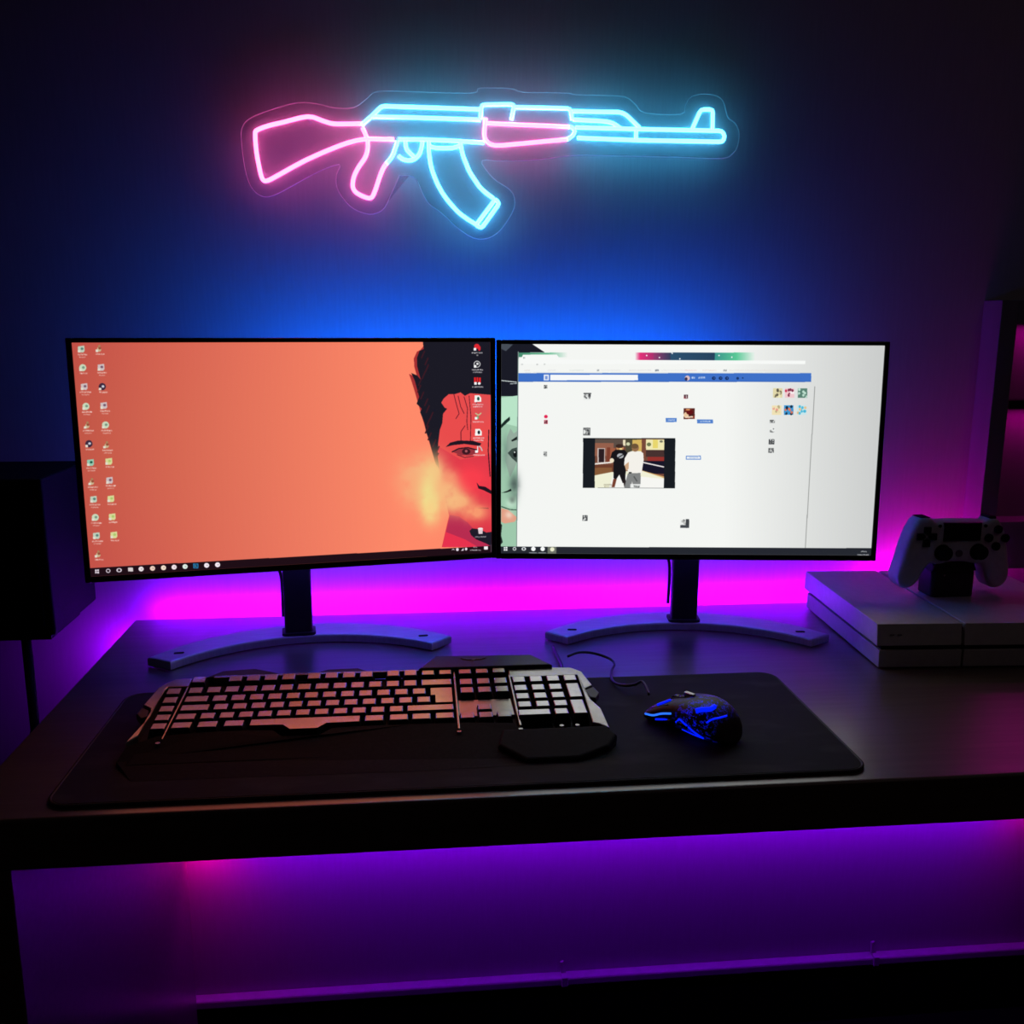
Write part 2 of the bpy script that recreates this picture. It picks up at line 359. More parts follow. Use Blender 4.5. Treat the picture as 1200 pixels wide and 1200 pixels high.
hair = [(497, 402), (577, 402), (577, 464), (565, 463), (552, 462), (546, 465), (541, 461), (534, 463), (527, 463), (521, 468), (518, 473), (522, 479), (525, 480), (520, 486), (519, 497), (516, 505), (514, 520), (513, 535), (515, 551), (511, 545), (506, 527), (503, 516), (500, 508), (498, 497), (493, 484), (495, 480), (489, 474), (492, 466), (490, 458), (487, 447), (483, 438), (490, 441), (494, 446), (490, 430), (490, 420), (493, 412), (498, 410)]
A.poly([(x-3+random.uniform(-1, 1), y+1) for x, y in hair[28:]]+[(500, 404), (512, 550)], (165, 48, 50))
A.poly(hair, (27, 26, 37))
for i in range(16): 
    y = 412+i*8; x = 499+5*math.sin(i)+(i*.8 if i > 8 else 0); A.line([(x, y), (x-4, y+9)], 1.6, (60, 26, 36))
A.poly([(523, 525), (528, 520), (538, 517.5), (555, 518), (565, 521), (563, 524), (545, 521.5), (531, 523)], (32, 22, 34))
A.poly([(531, 531), (538, 527), (548, 526), (558, 529), (562, 532), (552, 535), (541, 535)], (150, 50, 60))
A.ell(547, 530.5, 5, 3.6, (60, 24, 34)); A.ell(547, 530, 1.6, 1.6, (170, 90, 95))
A.line([(530, 531), (538, 527), (549, 525.8), (561, 529)], 1.3, (36, 20, 32)); A.line([(536, 534), (545, 537.5), (556, 536)], .9, (90, 28, 42))
A.poly([(559, 567), (562, 571), (569, 572), (577, 577), (577, 581), (567, 576), (561, 574)], (34, 20, 32)); A.line([(557, 597.5), (566, 597), (573, 597.5)], .9, (80, 30, 40))
for b_ in ((492, 560, 22, 22, (246, 172, 124), .95), (484, 575, 16, 20, (248, 168, 120), .8), (508, 562, 14, 24, (244, 196, 132), .95), (505, 585, 12, 22, (238, 222, 142), 1),
           (504, 600, 9, 14, (246, 210, 136), .8), (522, 572, 14, 12, (246, 182, 126), .8), (538, 590, 15, 11, (246, 172, 120), .95), (556, 602, 16, 10, (248, 152, 110), .9), (528, 585, 14, 16, (246, 186, 128), .8), (527, 560, 9, 9, (246, 150, 112), .7)):
    A.blob(*b_)
# desktop icons: two columns on the left, one on the right
ic = [(94, 110, 0), (99, 195, 1), (105, 280, 2), (111, 370, 1), (116, 455, 3), (122, 540, 5), (128, 625, 4), (133, 712, 3), (140, 792, 0), (146, 875, 1), (150, 958, 0), (157, 1042, 3),
      (175, 108, 3), (183, 193, 2), (187, 281, 5), (193, 366, 2), (199, 455, 1), (203, 545, 3), (212, 620, 6), (214, 706, 2), (219, 790, 6), (224, 872, 6), (230, 955, 6)]
cl = [(190, 205, 185), (200, 215, 185), (205, 190, 190), (200, 180, 140), (150, 200, 175), (60, 40, 60), (215, 215, 150)]
for cx, cy, k in ic:
    x = 70+cx/3.869; y = 380+cy/3.869; c_ = cl[k]; s_ = random.random()
    if k in (1, 5): A.ell(x, y, 4.2, 4.2, c_)
    elif k == 3: A.ell(x, y+1, 2.6, 2.8, c_); A.rect(x-1, y-4, x+1.5, y, (170, 130, 90))
    else: A.poly([(x-4, y-3), (x+3.6, y-4), (x+4, y+2), (x+2.5, y+4), (x-4.2, y+4)], c_)
    A.ell(x+.8, y-.3, 1.7, 1.5, [(90, 130, 120), (120, 150, 130), (120, 90, 110), (150, 80, 60), (30, 90, 70), (200, 205, 215), (170, 200, 110)][k])
    A.rect(x-4.2, y+1.3, x-1.2, y+4.2, (225, 220, 205))
    A.scribble(x+1, y+6.6, 9+4*s_, (242, 212, 202), 1.7, .95); 
    if s_ > .4: A.scribble(x+1, y+9.6, 6+3*s_, (236, 200, 190), 1.4)
for i, (y, col) in enumerate(((408, (220, 40, 50)), (428, (225, 225, 225)), (448, (225, 35, 40)), (468.5, (245, 245, 240)), (489, (190, 200, 150)), (508, (245, 245, 240)), (528, (200, 190, 190)))):
    x = 560.6+i*.15
    if i == 1: A.ell(x, y, 4, 4, col); A.ell(x, y, 3.1, 3.1, (27, 26, 37)); A.ell(x+.5, y-.5, 1.5, 1.5, col)
    elif i == 0: A.ell(x, y-1, 3.2, 3, col); A.ell(x+3, y+1.5, 1.6, 3, col)
    elif i == 2: A.rect(x-4, y-4.5, x-1.6, y+2, col); A.rect(x-1.1, y-4.5, x+1.1, y+1, col); A.rect(x+1.6, y-4.5, x+4, y+2, col); A.ell(x+2.2, y+2.6, 1.8, 1.6, (245, 245, 245))
    elif i in (3, 5): A.poly([(x-3.6, y-4), (x+2, y-4), (x+4.3, y-1), (x+4.3, y+3.8), (x-3.6, y+3.8)], col); A.ell(x+.8, y, 1.5, 2.2, (30, 80, 70) if i == 3 else (20, 30, 40))
    elif i == 4: A.line([(x-3, y-3.5), (x+1, y-1), (x+4, y-4)], 1.3, col); A.ell(x-.5, y+1.5, 1.6, 2, (120, 170, 120))
    else: A.line([(x+.5, y-4), (x+3, y-2), (x+4.5, y+2)], 1.5, col); A.rect(x-1.5, y-4, x-.3, y+3, (235, 235, 235))
    A.rect(x-3.8, y+1, x-.8, y+4, (250, 250, 250)); A.scribble(x+.3, y+6.7, 13, (240, 235, 235), 1.5, .95)
    if i not in (2, 4, 6): A.scribble(x+.3, y+9.4, 2 if i == 0 else 11, (240, 235, 235), 1.5, .9)
A.poly([(560, 621), (566, 621), (565.4, 627.5), (560.8, 627.5)], (225, 205, 210)); A.ell(563, 621.3, 3, 1.2, (245, 235, 235)); A.scribble(563, 631, 13, (240, 235, 235), 1.5)
# task bar
A.poly([(101, 665.8), (576.5, 641.6), (576.5, 652), (101, 679)], (31, 14, 22))
def tb(x, off=0): return 665.8+(x-101)*(641.6-665.8)/475.5+4.4+off
x = 108.8; y = tb(x)
for dx, dy in ((-1.3, -1.2), (1.3, -1.4), (-1.3, 1.3), (1.3, 1.3)): A.rect(x+dx-1.1, y+dy-1.1, x+dx+1.1, y+dy+1.1, (225, 215, 225))
for x in (122, 135): 
    y = tb(x); A.ell(x, y, 2.7 if x < 130 else 3.3, 2.5, (220, 210, 220)); A.ell(x, y, 1.6, 1.4, (31, 14, 22))
A.rect(145.5, tb(148)-2.4, 151.5, tb(148)+2.2, (215, 205, 205))
for x, c_ in ((161, (235, 225, 228)), (174.5, (235, 205, 190)), (187.5, (245, 225, 205)), (200, (245, 230, 235)), (213, (225, 240, 232)), (238.5, (248, 235, 245)), (251.5, (248, 235, 245))):
    y = tb(x); A.ell(x, y, 3.1, 2.9, c_); A.ell(x+.6, y, 1.1, 1, tuple(int(v*.8) for v in c_))
y = tb(225.7); A.rect(222.7, y-2.8, 228.7, y+2.8, (40, 130, 185)); A.rect(223.7, y-1.8, 227.7, y+1.8, (20, 50, 75)); A.scribble(225.7, y, 3, (120, 200, 230), 1.6)
A.line([(529, 646.5), (530.5, 645), (532, 646.5)], .8, (220, 210, 220)); A.ell(535.5, 645.8, 1.7, 1.9, (230, 220, 230))
A.poly([(539.5, 647.5), (543, 643.6), (543, 647.3)], (220, 210, 220)); A.ell(545.8, 645.3, 1.5, 1.7, (230, 220, 230))
A.scribble(556.8, 643.3, 4.5, (235, 230, 235), 1.3); A.scribble(557, 646.6, 13, (235, 230, 235), 1.4, .9)
A.rect(567, 642.2, 571.6, 646, (245, 240, 245)); A.rect(575.2, 640, 575.6, 649, (110, 90, 110))
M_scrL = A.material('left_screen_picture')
# --- right screen: web page over the other half of the wallpaper
B = Art([(586.5, 402.5), (1036.5, 404.5), (1022, 649.5), (588, 649)])
sh = np.clip((B.ax-850)/180, 0, 1)[..., None]  # greyer to the right: backlight falloff painted into the page
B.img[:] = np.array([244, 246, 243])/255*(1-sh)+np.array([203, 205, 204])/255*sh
B.poly([(586, 402), (622, 402), (638, 412.5), (607, 412.5), (607, 464), (586, 466)], (26, 27, 38))
B.poly([(586, 402), (600, 403), (592, 411), (586, 408)], (90, 100, 110), .7)
B.line([(586, 445.5), (596, 446.5), (605, 447.5)], 1, (215, 225, 222)); B.line([(597, 449.5), (605, 449)], .8, (190, 200, 200))
B.rect(586, 464, 607, 641, (158, 200, 172)); B.poly([(586, 466), (607, 463), (607, 500), (586, 495)], (185, 228, 200))
B.poly([(594, 512), (598, 502), (602, 508), (607, 504), (607, 540), (598, 560), (592, 540)], (150, 172, 158)); B.blob(603, 570, 6, 14, (80, 96, 92), .7); B.blob(600, 590, 6, 5, (205, 240, 215), .8)
B.blob(592, 530, 4, 18, (120, 150, 135), .6); B.poly([(586, 499), (591, 493), (597, 488), (597.5, 492), (592, 497), (586, 503)], (28, 44, 40))
B.poly([(599, 516), (606.5, 511), (606.5, 515), (600, 517.5)], (30, 36, 36)); B.poly([(595, 531), (600, 526), (607, 524), (607, 543), (600, 537)], (60, 74, 70)); B.ell(604, 532, 2.6, 4, (20, 24, 26)); B.ell(603.2, 530, .9, 1.1, (210, 220, 215))
B.poly([(588, 578), (595, 575.5), (599, 573), (600, 575.5), (594, 577.5)], (18, 24, 24)); B.blob(601, 586, 4, 5, (120, 140, 128), .7)
B.line([(588, 594), (598, 597.5), (607, 598)], 1, (40, 66, 54)); B.poly([(588, 596), (596, 598), (607, 607), (604, 612), (592, 614), (588, 612)], (226, 160, 135)); B.blob(597, 604, 4, 4, (240, 205, 185), .9)
B.poly([(586, 612), (589, 616), (588, 628), (590, 636), (586, 641)], (24, 30, 32))
B.rect(606, 411.5, 607, 642, (120, 140, 135))
for x0, x1, ca, cb in ((607, 640, (72, 140, 112), (110, 190, 150)), (640, 664, (110, 190, 150), (244, 246, 243)), (744, 750, (244, 246, 243), (225, 50, 120)), (750, 766, (225, 50, 120), (170, 50, 110)), (766, 786, (150, 60, 110), (50, 62, 92)), (786, 838, (44, 80, 110), (38, 66, 92)), (838, 862, (60, 150, 140), (90, 200, 150)), (862, 884, (90, 200, 150), (235, 242, 236))):
    for i in range(12):
        a, b_ = i/12, (i+1)/12; c_ = [ca[k]*(1-a)+cb[k]*a for k in range(3)]; B.rect(x0+(x1-x0)*a, 412.6, x0+(x1-x0)*b_+.3, 421.8 if x0 > 700 else 418, c_)
for x, y in ((758, 416), (773, 418.5), (788, 413.5), (843, 416), (858, 418), (797, 420)): B.ell(x, y, .9, .9, (240, 240, 245))
B.poly([(609, 423), (612, 415), (652, 415), (657, 421), (944, 422), (944, 426), (609, 426)], (247, 249, 247)); B.scribble(613.5, 418.7, 2.5, (110, 130, 125), 2)
for x in (611, 629, 638): B.scribble(x, 426.5, 2, (160, 165, 165), 1.6, .7)
for x, w_, c_ in ((617, 6, (215, 200, 190)), (646, 10, (215, 215, 215)), (675, 16, (205, 215, 210)), (701, 3, (90, 100, 110)), (716, 22, (222, 222, 222)), (750, 26, (215, 210, 210)), (770, 3.5, (50, 60, 80)), (790, 30, (222, 222, 222)), (810, 14, (235, 190, 185)), (850, 3.5, (70, 75, 85)), (832, 16, (230, 205, 195)), (895, 80, (225, 218, 212))):
    B.scribble(x, 433.5, w_, c_, 2.2 if w_ < 4 else 1.2, .8)
B.rect(607, 436.8, 951, 447, (62, 112, 200)); B.rect(607, 446.4, 951, 447, (50, 92, 175))
B.rect(637, 438.6, 643, 445.3, (235, 240, 250)); B.rect(638.5, 440, 641.5, 444, (120, 150, 215)); B.rect(644.5, 438.6, 748, 445.3, (246, 248, 250))
B.ell(806, 442.6, 3, 3, (220, 190, 195)); B.ell(804.6, 443.6, 1.6, 2, (60, 50, 80)); B.scribble(813, 442, 4.5, (235, 240, 250), 2.2, .95); B.scribble(823, 442, 8, (235, 240, 250), 2.2, .95)
for x in (837, 845, 852.5): B.ell(x, 442.7, 2.2, 2, (24, 46, 96)); B.ell(x+.4, 442.5, .8, .7, (62, 112, 200))
B.ell(865, 442.8, 1.6, 1.6, (28, 56, 110)); B.ell(871, 442.3, 1, .8, (28, 56, 110))
def pic(x0, y0, w_, h_, cols):
    random.shuffle(cols)
    B.rect(x0, y0, x0+w_, y0+h_, cols[0])
    for i in range(14): B.ell(x0+random.random()*w_*.8+w_*.1, y0+random.random()*h_*.8+h_*.1, w_*.13, h_*.15, random.choice(cols), .9)
dk = lambda: [(60, 62, 66), (180, 182, 180), (235, 238, 236), (120, 122, 122)]
for x, y, w_, h_ in ((684, 460, 8.5, 8.5), (684, 501, 8.5, 9), (684, 604, 6, 6.5), (799, 608.5, 10.5, 10), (637, 451, 4, 4), (637.5, 529, 4, 6), (903, 491.5, 6, 3.5), (903, 501, 6, 6), (902, 514, 6.5, 6), (901.5, 524.5, 6.5, 5.5)): pic(x, y, w_, h_, dk())
B.rect(684, 460, 693, 461.5, (90, 92, 94)); B.rect(684, 501, 692, 502.3, (100, 102, 104))
B.rect(805.5, 608, 809.5, 618, (66, 70, 74)); B.rect(799, 615, 809.5, 618.3, (70, 74, 80))
pic(802, 462, 5, 4.6, [(90, 60, 70), (200, 60, 70), (230, 225, 225)]); B.ell(639.8, 488, 2.2, 2, (225, 40, 85)); pic(637.7, 492, 4.2, 4.6, [(190, 50, 75), (80, 40, 50), (235, 225, 225)])
pic(802, 478, 13, 12.6, [(150, 60, 40), (90, 40, 36), (70, 34, 32)]); B.ell(805, 486, 3, 3.6, (235, 200, 160)); B.ell(809, 482.5, 4, 3, (100, 20, 24)); B.line([(804, 488.5), (813, 488)], 1.8, (240, 215, 190)); B.ell(807, 479.6, 2.5, 1.2, (210, 140, 90))
for x0, y0, x1, y1, fill in ((781, 489.5, 793.8, 494.2, 1), (817.8, 491.2, 836.5, 495.8, 1), (805, 533.6, 822.6, 538.2, 0)):
    B.rect(x0, y0, x1, y1, (84, 130, 205)); 
    if not fill: B.rect(x0+.9, y0+.9, x1-.9, y1-.9, (238, 242, 246))
    B.scribble((x0+x1)/2, (y0+y1)/2, (x1-x0)*.6, (235, 240, 250) if fill else (150, 175, 215), 1.8)
for i, cols in enumerate(([(240, 236, 190), (90, 84, 70), (225, 215, 170)], [(200, 40, 80), (240, 200, 205), (120, 30, 60), (250, 245, 245)], [(200, 232, 215), (90, 130, 115), (225, 240, 232)],
                          [(240, 225, 180), (230, 150, 140), (180, 170, 130)], [(20, 40, 60), (60, 150, 210), (230, 120, 90)], [(70, 180, 215), (200, 230, 235), (235, 190, 130)])):
    x0 = (906.5, 920.5, 935.5)[i % 3]-(1 if i > 2 else 0); y0 = 454.5 if i < 3 else 474.5
    pic(x0, y0, 11, 11, cols)
# gym video still
B.rect(684, 513.2, 792.5, 571.8, (24, 28, 34)); vx, vy = 698, 514.5
B.rect(698, 514, 779.5, 571.6, (120, 74, 58)); B.rect(698, 514, 735, 524, (92, 78, 70)); B.rect(698, 519, 720, 534, (150, 96, 76))
B.rect(701, 525, 710, 542, (205, 190, 185)); B.rect(702.5, 526, 709, 541.5, (44, 30, 34)); B.rect(712, 524, 716, 543, (125, 62, 46)); B.rect(716, 525, 722, 541, (160, 92, 66))
B.rect(734, 514, 752, 532, (80, 76, 58)); B.rect(742, 515, 753, 535, (214, 180, 96)); B.rect(731, 515, 734, 522, (235, 225, 190)); B.ell(737, 520, 2.2, 2, (210, 215, 175))
B.rect(758, 514.5, 779.5, 527, (240, 232, 180)); B.rect(766, 515, 772, 525, (232, 214, 110)); B.ell(761.5, 520.5, 2.6, 2.2, (110, 120, 80)); B.ell(776, 517, 2, 1.4, (120, 120, 100))
B.rect(758, 527, 779.5, 535, (72, 50, 48)); B.rect(760, 535, 779.5, 545, (150, 50, 44)); B.rect(754, 540, 779.5, 555, (24, 22, 40)); B.line([(754, 541.5), (779.5, 547)], 1.5, (238, 232, 228))
B.line([(698, 543.6), (718, 541.6)], 1.8, (238, 232, 225)); B.rect(698, 544.6, 720, 553, (110, 62, 44)); B.rect(698, 548, 718, 557, (135, 90, 56)); B.line([(754, 552), (779.5, 559)], 1.6, (214, 172, 110))
B.poly([(698, 557), (718, 553), (752, 551), (779.5, 560), (779.5, 571.6), (698, 571.6)], (240, 240, 214)); B.poly([(720, 555), (779.5, 561), (779.5, 571.6), (715, 571.6)], (246, 246, 242))
B.ell(727.5, 525, 4.2, 4.5, (200, 140, 90)); B.ell(727, 522.5, 4.6, 2.4, (60, 40, 34)); B.ell(728.5, 526, 1.6, 1.3, (250, 225, 150))
B.poly([(718, 530), (722, 527), (733, 527), (737, 532), (735, 545), (734, 560), (735, 566), (731, 566), (727, 556), (723, 562), (720, 560), (720, 542), (716, 538)], (24, 22, 26))
B.poly([(720, 561), (724, 561), (721.5, 571), (718, 571)], (120, 66, 50)); B.poly([(731, 560), (735, 565), (733, 571)], (40, 30, 30)); B.ell(718, 539.5, 2.6, 2.8, (240, 228, 200)); B.ell(728, 534, 4, 3, (176, 180, 184)); B.line([(724, 537), (732, 532)], 1.2, (40, 40, 44))
B.poly([(737, 530), (741, 528.5), (752, 528.5), (755, 531), (755.5, 539), (753, 555), (738, 555), (736, 549), (732.5, 545), (733, 537)], (244, 241, 234))
B.poly([(733, 545), (738, 541), (738, 549), (735, 552)], (205, 165, 130)); B.ell(745.5, 524.5, 4.2, 4.6, (150, 110, 78)); B.ell(745, 522.5, 4.2, 3, (110, 84, 56)); B.rect(738, 553, 741.5, 555, (30, 30, 30))
B.poly([(737, 554.5), (752, 554), (752, 566), (751, 571.4), (744, 571.4), (742, 564), (741, 571.4), (733, 571.4), (735, 562)], (130, 132, 132)); B.line([(744, 558), (748, 564)], 1.6, (90, 92, 92))
B.rect(740, 567, 752, 571.6, (238, 240, 238), .9); B.scribble(747.5, 570, 7, (40, 44, 44), 2.2); B.scribble(713.5, 567.8, 9, (90, 80, 60), 1.4); B.scribble(713.5, 570, 8, (150, 145, 110), 1.4)
B.line([(955.3, 452), (945.6, 643)], .9, (150, 152, 150)); B.line([(615, 436), (950, 436.2)], .3, (200, 205, 205))
B.rect(586, 641.2, 1037, 652, (37, 40, 48)); B.rect(643, 641.2, 653.5, 649.5, (110, 114, 104)); B.ell(648.6, 644.2, 2.6, 2.5, (235, 235, 205))
for dx, dy in ((-1.2, -1.2), (1.2, -1.3), (-1.2, 1.2), (1.2, 1.2)): B.rect(593.5+dx-1, 643.8+dy-1, 593.5+dx+1, 643.8+dy+1, (235, 238, 240))
for x in (604, 615): B.ell(x, 643.8, 2.2 if x < 610 else 2.7, 2.1, (225, 228, 230)); B.ell(x, 643.8, 1.2, 1.1, (37, 40, 48))
for x in (626.3, 637.3): B.ell(x, 643.8, 2.7, 2.6, (245, 247, 247)); B.rect(x-5, 648, x+4, 648.8, (150, 155, 160))
B.scribble(1013.5, 645, 6, (225, 228, 230), 1.4); B.scribble(1013, 649, 13, (225, 228, 230), 1.4, .9)
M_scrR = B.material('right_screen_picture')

# ------------------------------------------------------------------ monitors
MW, MH = .4745, .2700
def monitor(x, y, z, rot, tilt, m_scr, label, base_rot, base_xy, necko):
    t = thing('monitor', label, 'monitor', (x, y, DZ), rot, 'twin desk monitors')
    R = Matrix.Translation((0, 0, z))@Matrix.Rotation(-tilt, 4, 'X')
    def pl(o): o.matrix_parent_inverse = Matrix(); o.matrix_basis = R; return o
    # thin frame: a rounded rim around the picture
    bm = bmesh.new(); bo = rrect(-MW/2, MW/2, 0, MH, .003, 3); bl, br, bt, bb = .0062, .0062, .0050, .0070
    inn = [(-MW/2+bl, bb), (MW/2-br, bb), (MW/2-br, MH-bt), (-MW/2+bl, MH-bt)]
    box(bm, -MW/2, -MW/2+bl, 0, .012, 0, MH); box(bm, MW/2-br, MW/2, 0, .012, 0, MH)
    box(bm, -MW/2+bl, MW/2-br, 0, .012, MH-bt, MH); box(bm, -MW/2+bl, MW/2-br, 0, .012, 0, bb)
    pl(link('bezel', bm, M_bezel, t, bevel=.0012))
    back = prism(rrect(-MW/2+.002, MW/2-.002, .002, MH-.002, .004, 3), .011, .017, lambda a, b, c: (a, c, b))
    pl(link('back_cover', back, M_blackm, t))
    hb = pillow(rrect(-.15, .15, .02, .19, .02, 4), .017, .045, 0, .018, 3, lambda a, b, c: (a, c, b))
    pl(link('rear_housing', hb, M_blackm, t))
    sb = bmesh.new(); v = [sb.verts.new(p) for p in ((-MW/2+bl, .0015, bb), (MW/2-br, .0015, bb), (MW/2-br, .0015, MH-bt), (-MW/2+bl, .0015, MH-bt))]
    f = sb.faces.new(v); uv = sb.loops.layers.uv.new('UVMap')
    for l, c in zip(f.loops, ((0, 0), (1, 0), (1, 1), (0, 1))): l[uv].uv = c
    me = bpy.data.meshes.new('screen'); sb.to_mesh(me); sb.free(); me.materials.append(m_scr)
    s = bpy.data.objects.new('screen', me); C.objects.link(s); s.parent = t; pl(s)
    # blue LED tape on the back
    pl(link('led_tape', bx(-.15, .15, .0452, .0466, .155, .163), M_stripb, t))
    # stand
    inv = Matrix.Rotation(-rot, 2); bp = inv@Vector((base_xy[0]-x, base_xy[1]-y)); a = base_rot-rot
    def wp(px, py, pz):
        v = Matrix.Rotation(a, 2)@Vector((px, py)); return (bp.x+v.x, bp.y+v.y, pz)
    Rr = .232; hc = .183; cyc = -math.sqrt(Rr*Rr-hc*hc)-.001; th0 = math.asin(hc/Rr); n = 28
    outer = []; inner = []
    for i in range(n+1):
        th = -th0+2*th0*i/n; wd = .048-.012*abs(i/n*2-1)**2
        outer.append((Rr*math.sin(th), cyc+Rr*math.cos(th))); inner.append(((Rr-wd)*math.sin(th)*1.0, cyc+(Rr-wd)*math.cos(th)))
    pts = outer+inner[::-1]
    bs = pillow(pts, .0015, .0115, 0, .0025, 2, wp)
    base_ = link('stand_base', bs, M_alu, t)
    for k in (2, n-2):
        o_, i_ = outer[k], inner[k]; cx, cy = (o_[0]*.45+i_[0]*.55, o_[1]*.45+i_[1]*.55)
        link('rubber_pad', prism(rrect(cx-.006, cx+.006, cy-.003, cy+.003, .002, 3), .0, .0119, wp), M_blackm, base_)
    link('neck', prism(rrect(-.0175+necko, .0175+necko, .045, .062, .004, 3), .008, .20, wp), M_neck, t, bevel=.001)
    link('neck_foot', prism(rrect(-.021+necko, .021+necko, .041, .068, .004, 3), .010, .0145, wp), M_neck, t)
    link('video_cable', tube(smooth_path([wp(-.024+necko, .058, .15), wp(-.025+necko, .062, .11), wp(-.019+necko, .066, .08), wp(-.019+necko, .068, .03)], 5), .0022, 8), M_black, t, True)
    c = t.matrix_basis@Vector((0, .052, z+.159))
    return t
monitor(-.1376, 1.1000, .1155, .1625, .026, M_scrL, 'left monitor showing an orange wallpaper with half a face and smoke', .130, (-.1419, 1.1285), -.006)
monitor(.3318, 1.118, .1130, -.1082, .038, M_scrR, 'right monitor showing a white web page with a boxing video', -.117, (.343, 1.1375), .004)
for n_, px_, py_, rt in (('monitor_glow_left', -.02, 1.177, .1625), ('monitor_glow_right', .26, 1.182, -.1082)):
    area(n_, (px_, py_, DZ+.275), (-math.sin(rt), math.cos(rt), .1), .30, .012, (.0, .12, 1), 1.25, 140)

for n_, px_, py_, rt in (('monitor_underglow_left', -.145, 1.152, .1625), ('monitor_underglow_right', .338, 1.168, -.1082)):
    area(n_, (px_, py_, DZ+.145), (-math.sin(rt)*.5, math.cos(rt)*.5, -1), .30, .010, (.12, .07, 1), .14)
# ------------------------------------------------------------------ desk mat
mt = thing('desk_mat', 'long black cloth mat under the keyboard and mouse', 'mat', (.045, .8885, DZ))
link('mat_cloth', prism(rrect(-.363+.0015, .3635-.0015, -.1225+.0015, .1225-.0015, .0165, 6), 0, .0036), M_mat, mt)
ep = [Vector((x, y, .0021)) for x, y in rrect(-.363, .3635, -.1225, .1225, .018, 6)]
bm = bmesh.new(); 
link('stitched_edge', tube(ep+[ep[0]], .0018, 6, bm, False), M_stitch, mt, True)

# ------------------------------------------------------------------ keyboard
KX, KY, KZ, KR, KT, P = -.1038, .9171, .0230, .0011, .1019, .0185
kb = thing('keyboard', 'silver-topped gaming keyboard with black wrist rest on the mat', 'keyboard', (KX, KY, DZ+.0036), KR)
KZL = KZ-.0036
S_ = P/.01897
def kpl(x, y, z):      # local key-plane coords (z along the plane normal) -> keyboard local
    return (x, y*math.cos(KT)-z*math.sin(KT), max(.0003, KZL+y*math.sin(KT)+z*math.cos(KT)))
def sc(pts): return [(x*S_, y*S_) for x, y in pts]
def kobj(name, bm, m, **k): return link(name, bm, m, kb, **k)
chassis = sc([(-.176, -.062), (-.170, -.012), (-.178, .006), (-.172, .056), (-.160, .069), (.245, .066), (.278, .062), (.291, .045), (.296, .012), (.289, .006), (.295, -.068), (.270, -.085), (-.150, -.085)])
def under(x, y, z): return kpl(x, y, z)
bm = bmesh.new(); n = len(chassis)
a = [bm.verts.new((kpl(x, y, 0)[0], kpl(x, y, 0)[1], .0002)) for x, y in offset(chassis, .004)]; b_ = [bm.verts.new(kpl(x, y, -.0085)) for x, y in chassis]
bm.faces.new(a[::-1]); bm.faces.new(b_)
for i in range(n): bm.faces.new((a[i], a[(i+1) % n], b_[(i+1) % n], b_[i]))
kobj('chassis', bm, M_keyside)
def plate(name, pts, m, z0=-.0086, z1=-.0005, r=.0012, label=None):
    o = kobj(name, pillow(sc(pts), z0, z1, 0, r, 2, kpl), m)
    if label: o['label'] = label
    return o
# silver frame pieces round the key wells
plate('left_frame', [(-.177, -.062), (-.169, -.050), (-.1655, .046), (-.1640, .050), (-.1425, .050), (-.1425, .0685), (-.160, .0685), (-.168, .060), (-.174, .050), (-.180, .012), (-.171, .004), (-.168, -.012)], M_silver)
plate('left_notch', [(-.181, .010), (-.172, .003), (-.170, -.010), (-.176, -.014), (-.183, -.004)], M_black, -.0086, -.002)
plate('divider', [(-.1450, -.058), (-.1440, .048), (-.1420, .048), (-.1435, -.058)], M_silver, r=.0004)
plate('divider', [(.1425, -.060), (.1425, .066), (.1445, .066), (.1445, -.060)], M_silver, r=.0004)
plate('divider', [(.2045, -.058), (.2035, .052), (.2055, .052), (.2065, -.058)], M_silver, r=.0004)
plate('rear_rail', [(-.120, .0685), (-.120, .0745), (.105, .0725), (.140, .0725), (.140, .0685)], M_silver, r=.0008)
plate('arrow_surround', [(.145, -.0285), (.145, .0075), (.2025, .0075), (.2035, -.0285)], M_silver, -.0086, -.0055)
plate('numpad_top_frame', [(.2045, .046), (.2045, .0655), (.252, .0675), (.276, .0655), (.287, .055), (.293, .022), (.282, .013), (.286, -.010), (.293, -.030), (.294, -.070), (.286, -.062), (.279, -.058), (.2805, .010), (.2805, .046)], M_silver)
plate('right_notch', [(.294, .020), (.283, .013), (.286, -.004), (.292, -.006), (.298, .006)], M_black, -.0086, -.0015)
for x, y in ((-.147, -.064), (.205, -.064), (.247, -.0605), (.263, -.0605), (.1435, -.064)):
    kobj('screw', cyl(bmesh.new(), kpl(x*S_, y*S_, -.008), (0, 0, 1), .0022, .0065, 12), M_silver, smooth=False)
# raised dark rear panels
rp_ = plate('rear_panel', [(.104, .066), (.124, .098), (.234, .094), (.255, .0655)], M_black, -.010, .0035, .002)
plate('rear_fin', [(-.128, .070), (-.113, .085), (-.078, .088), (-.046, .072)], M_neck, -.010, -.0005, .0015)
plate('rear_fin', [(-.010, .072), (.003, .0805), (.036, .0815), (.048, .072)], M_neck, -.010, -.0005, .0015)
wing = [(.152, .0875), (.160, .0835), (.164, .0842), (.1665, .0800), (.169, .0840), (.173, .0832), (.181, .0868), (.173, .0858), (.1665, .0862), (.160, .0862)]
link('emblem', prism(sc(wing), .0030, .0042, kpl), M_red, rp_)
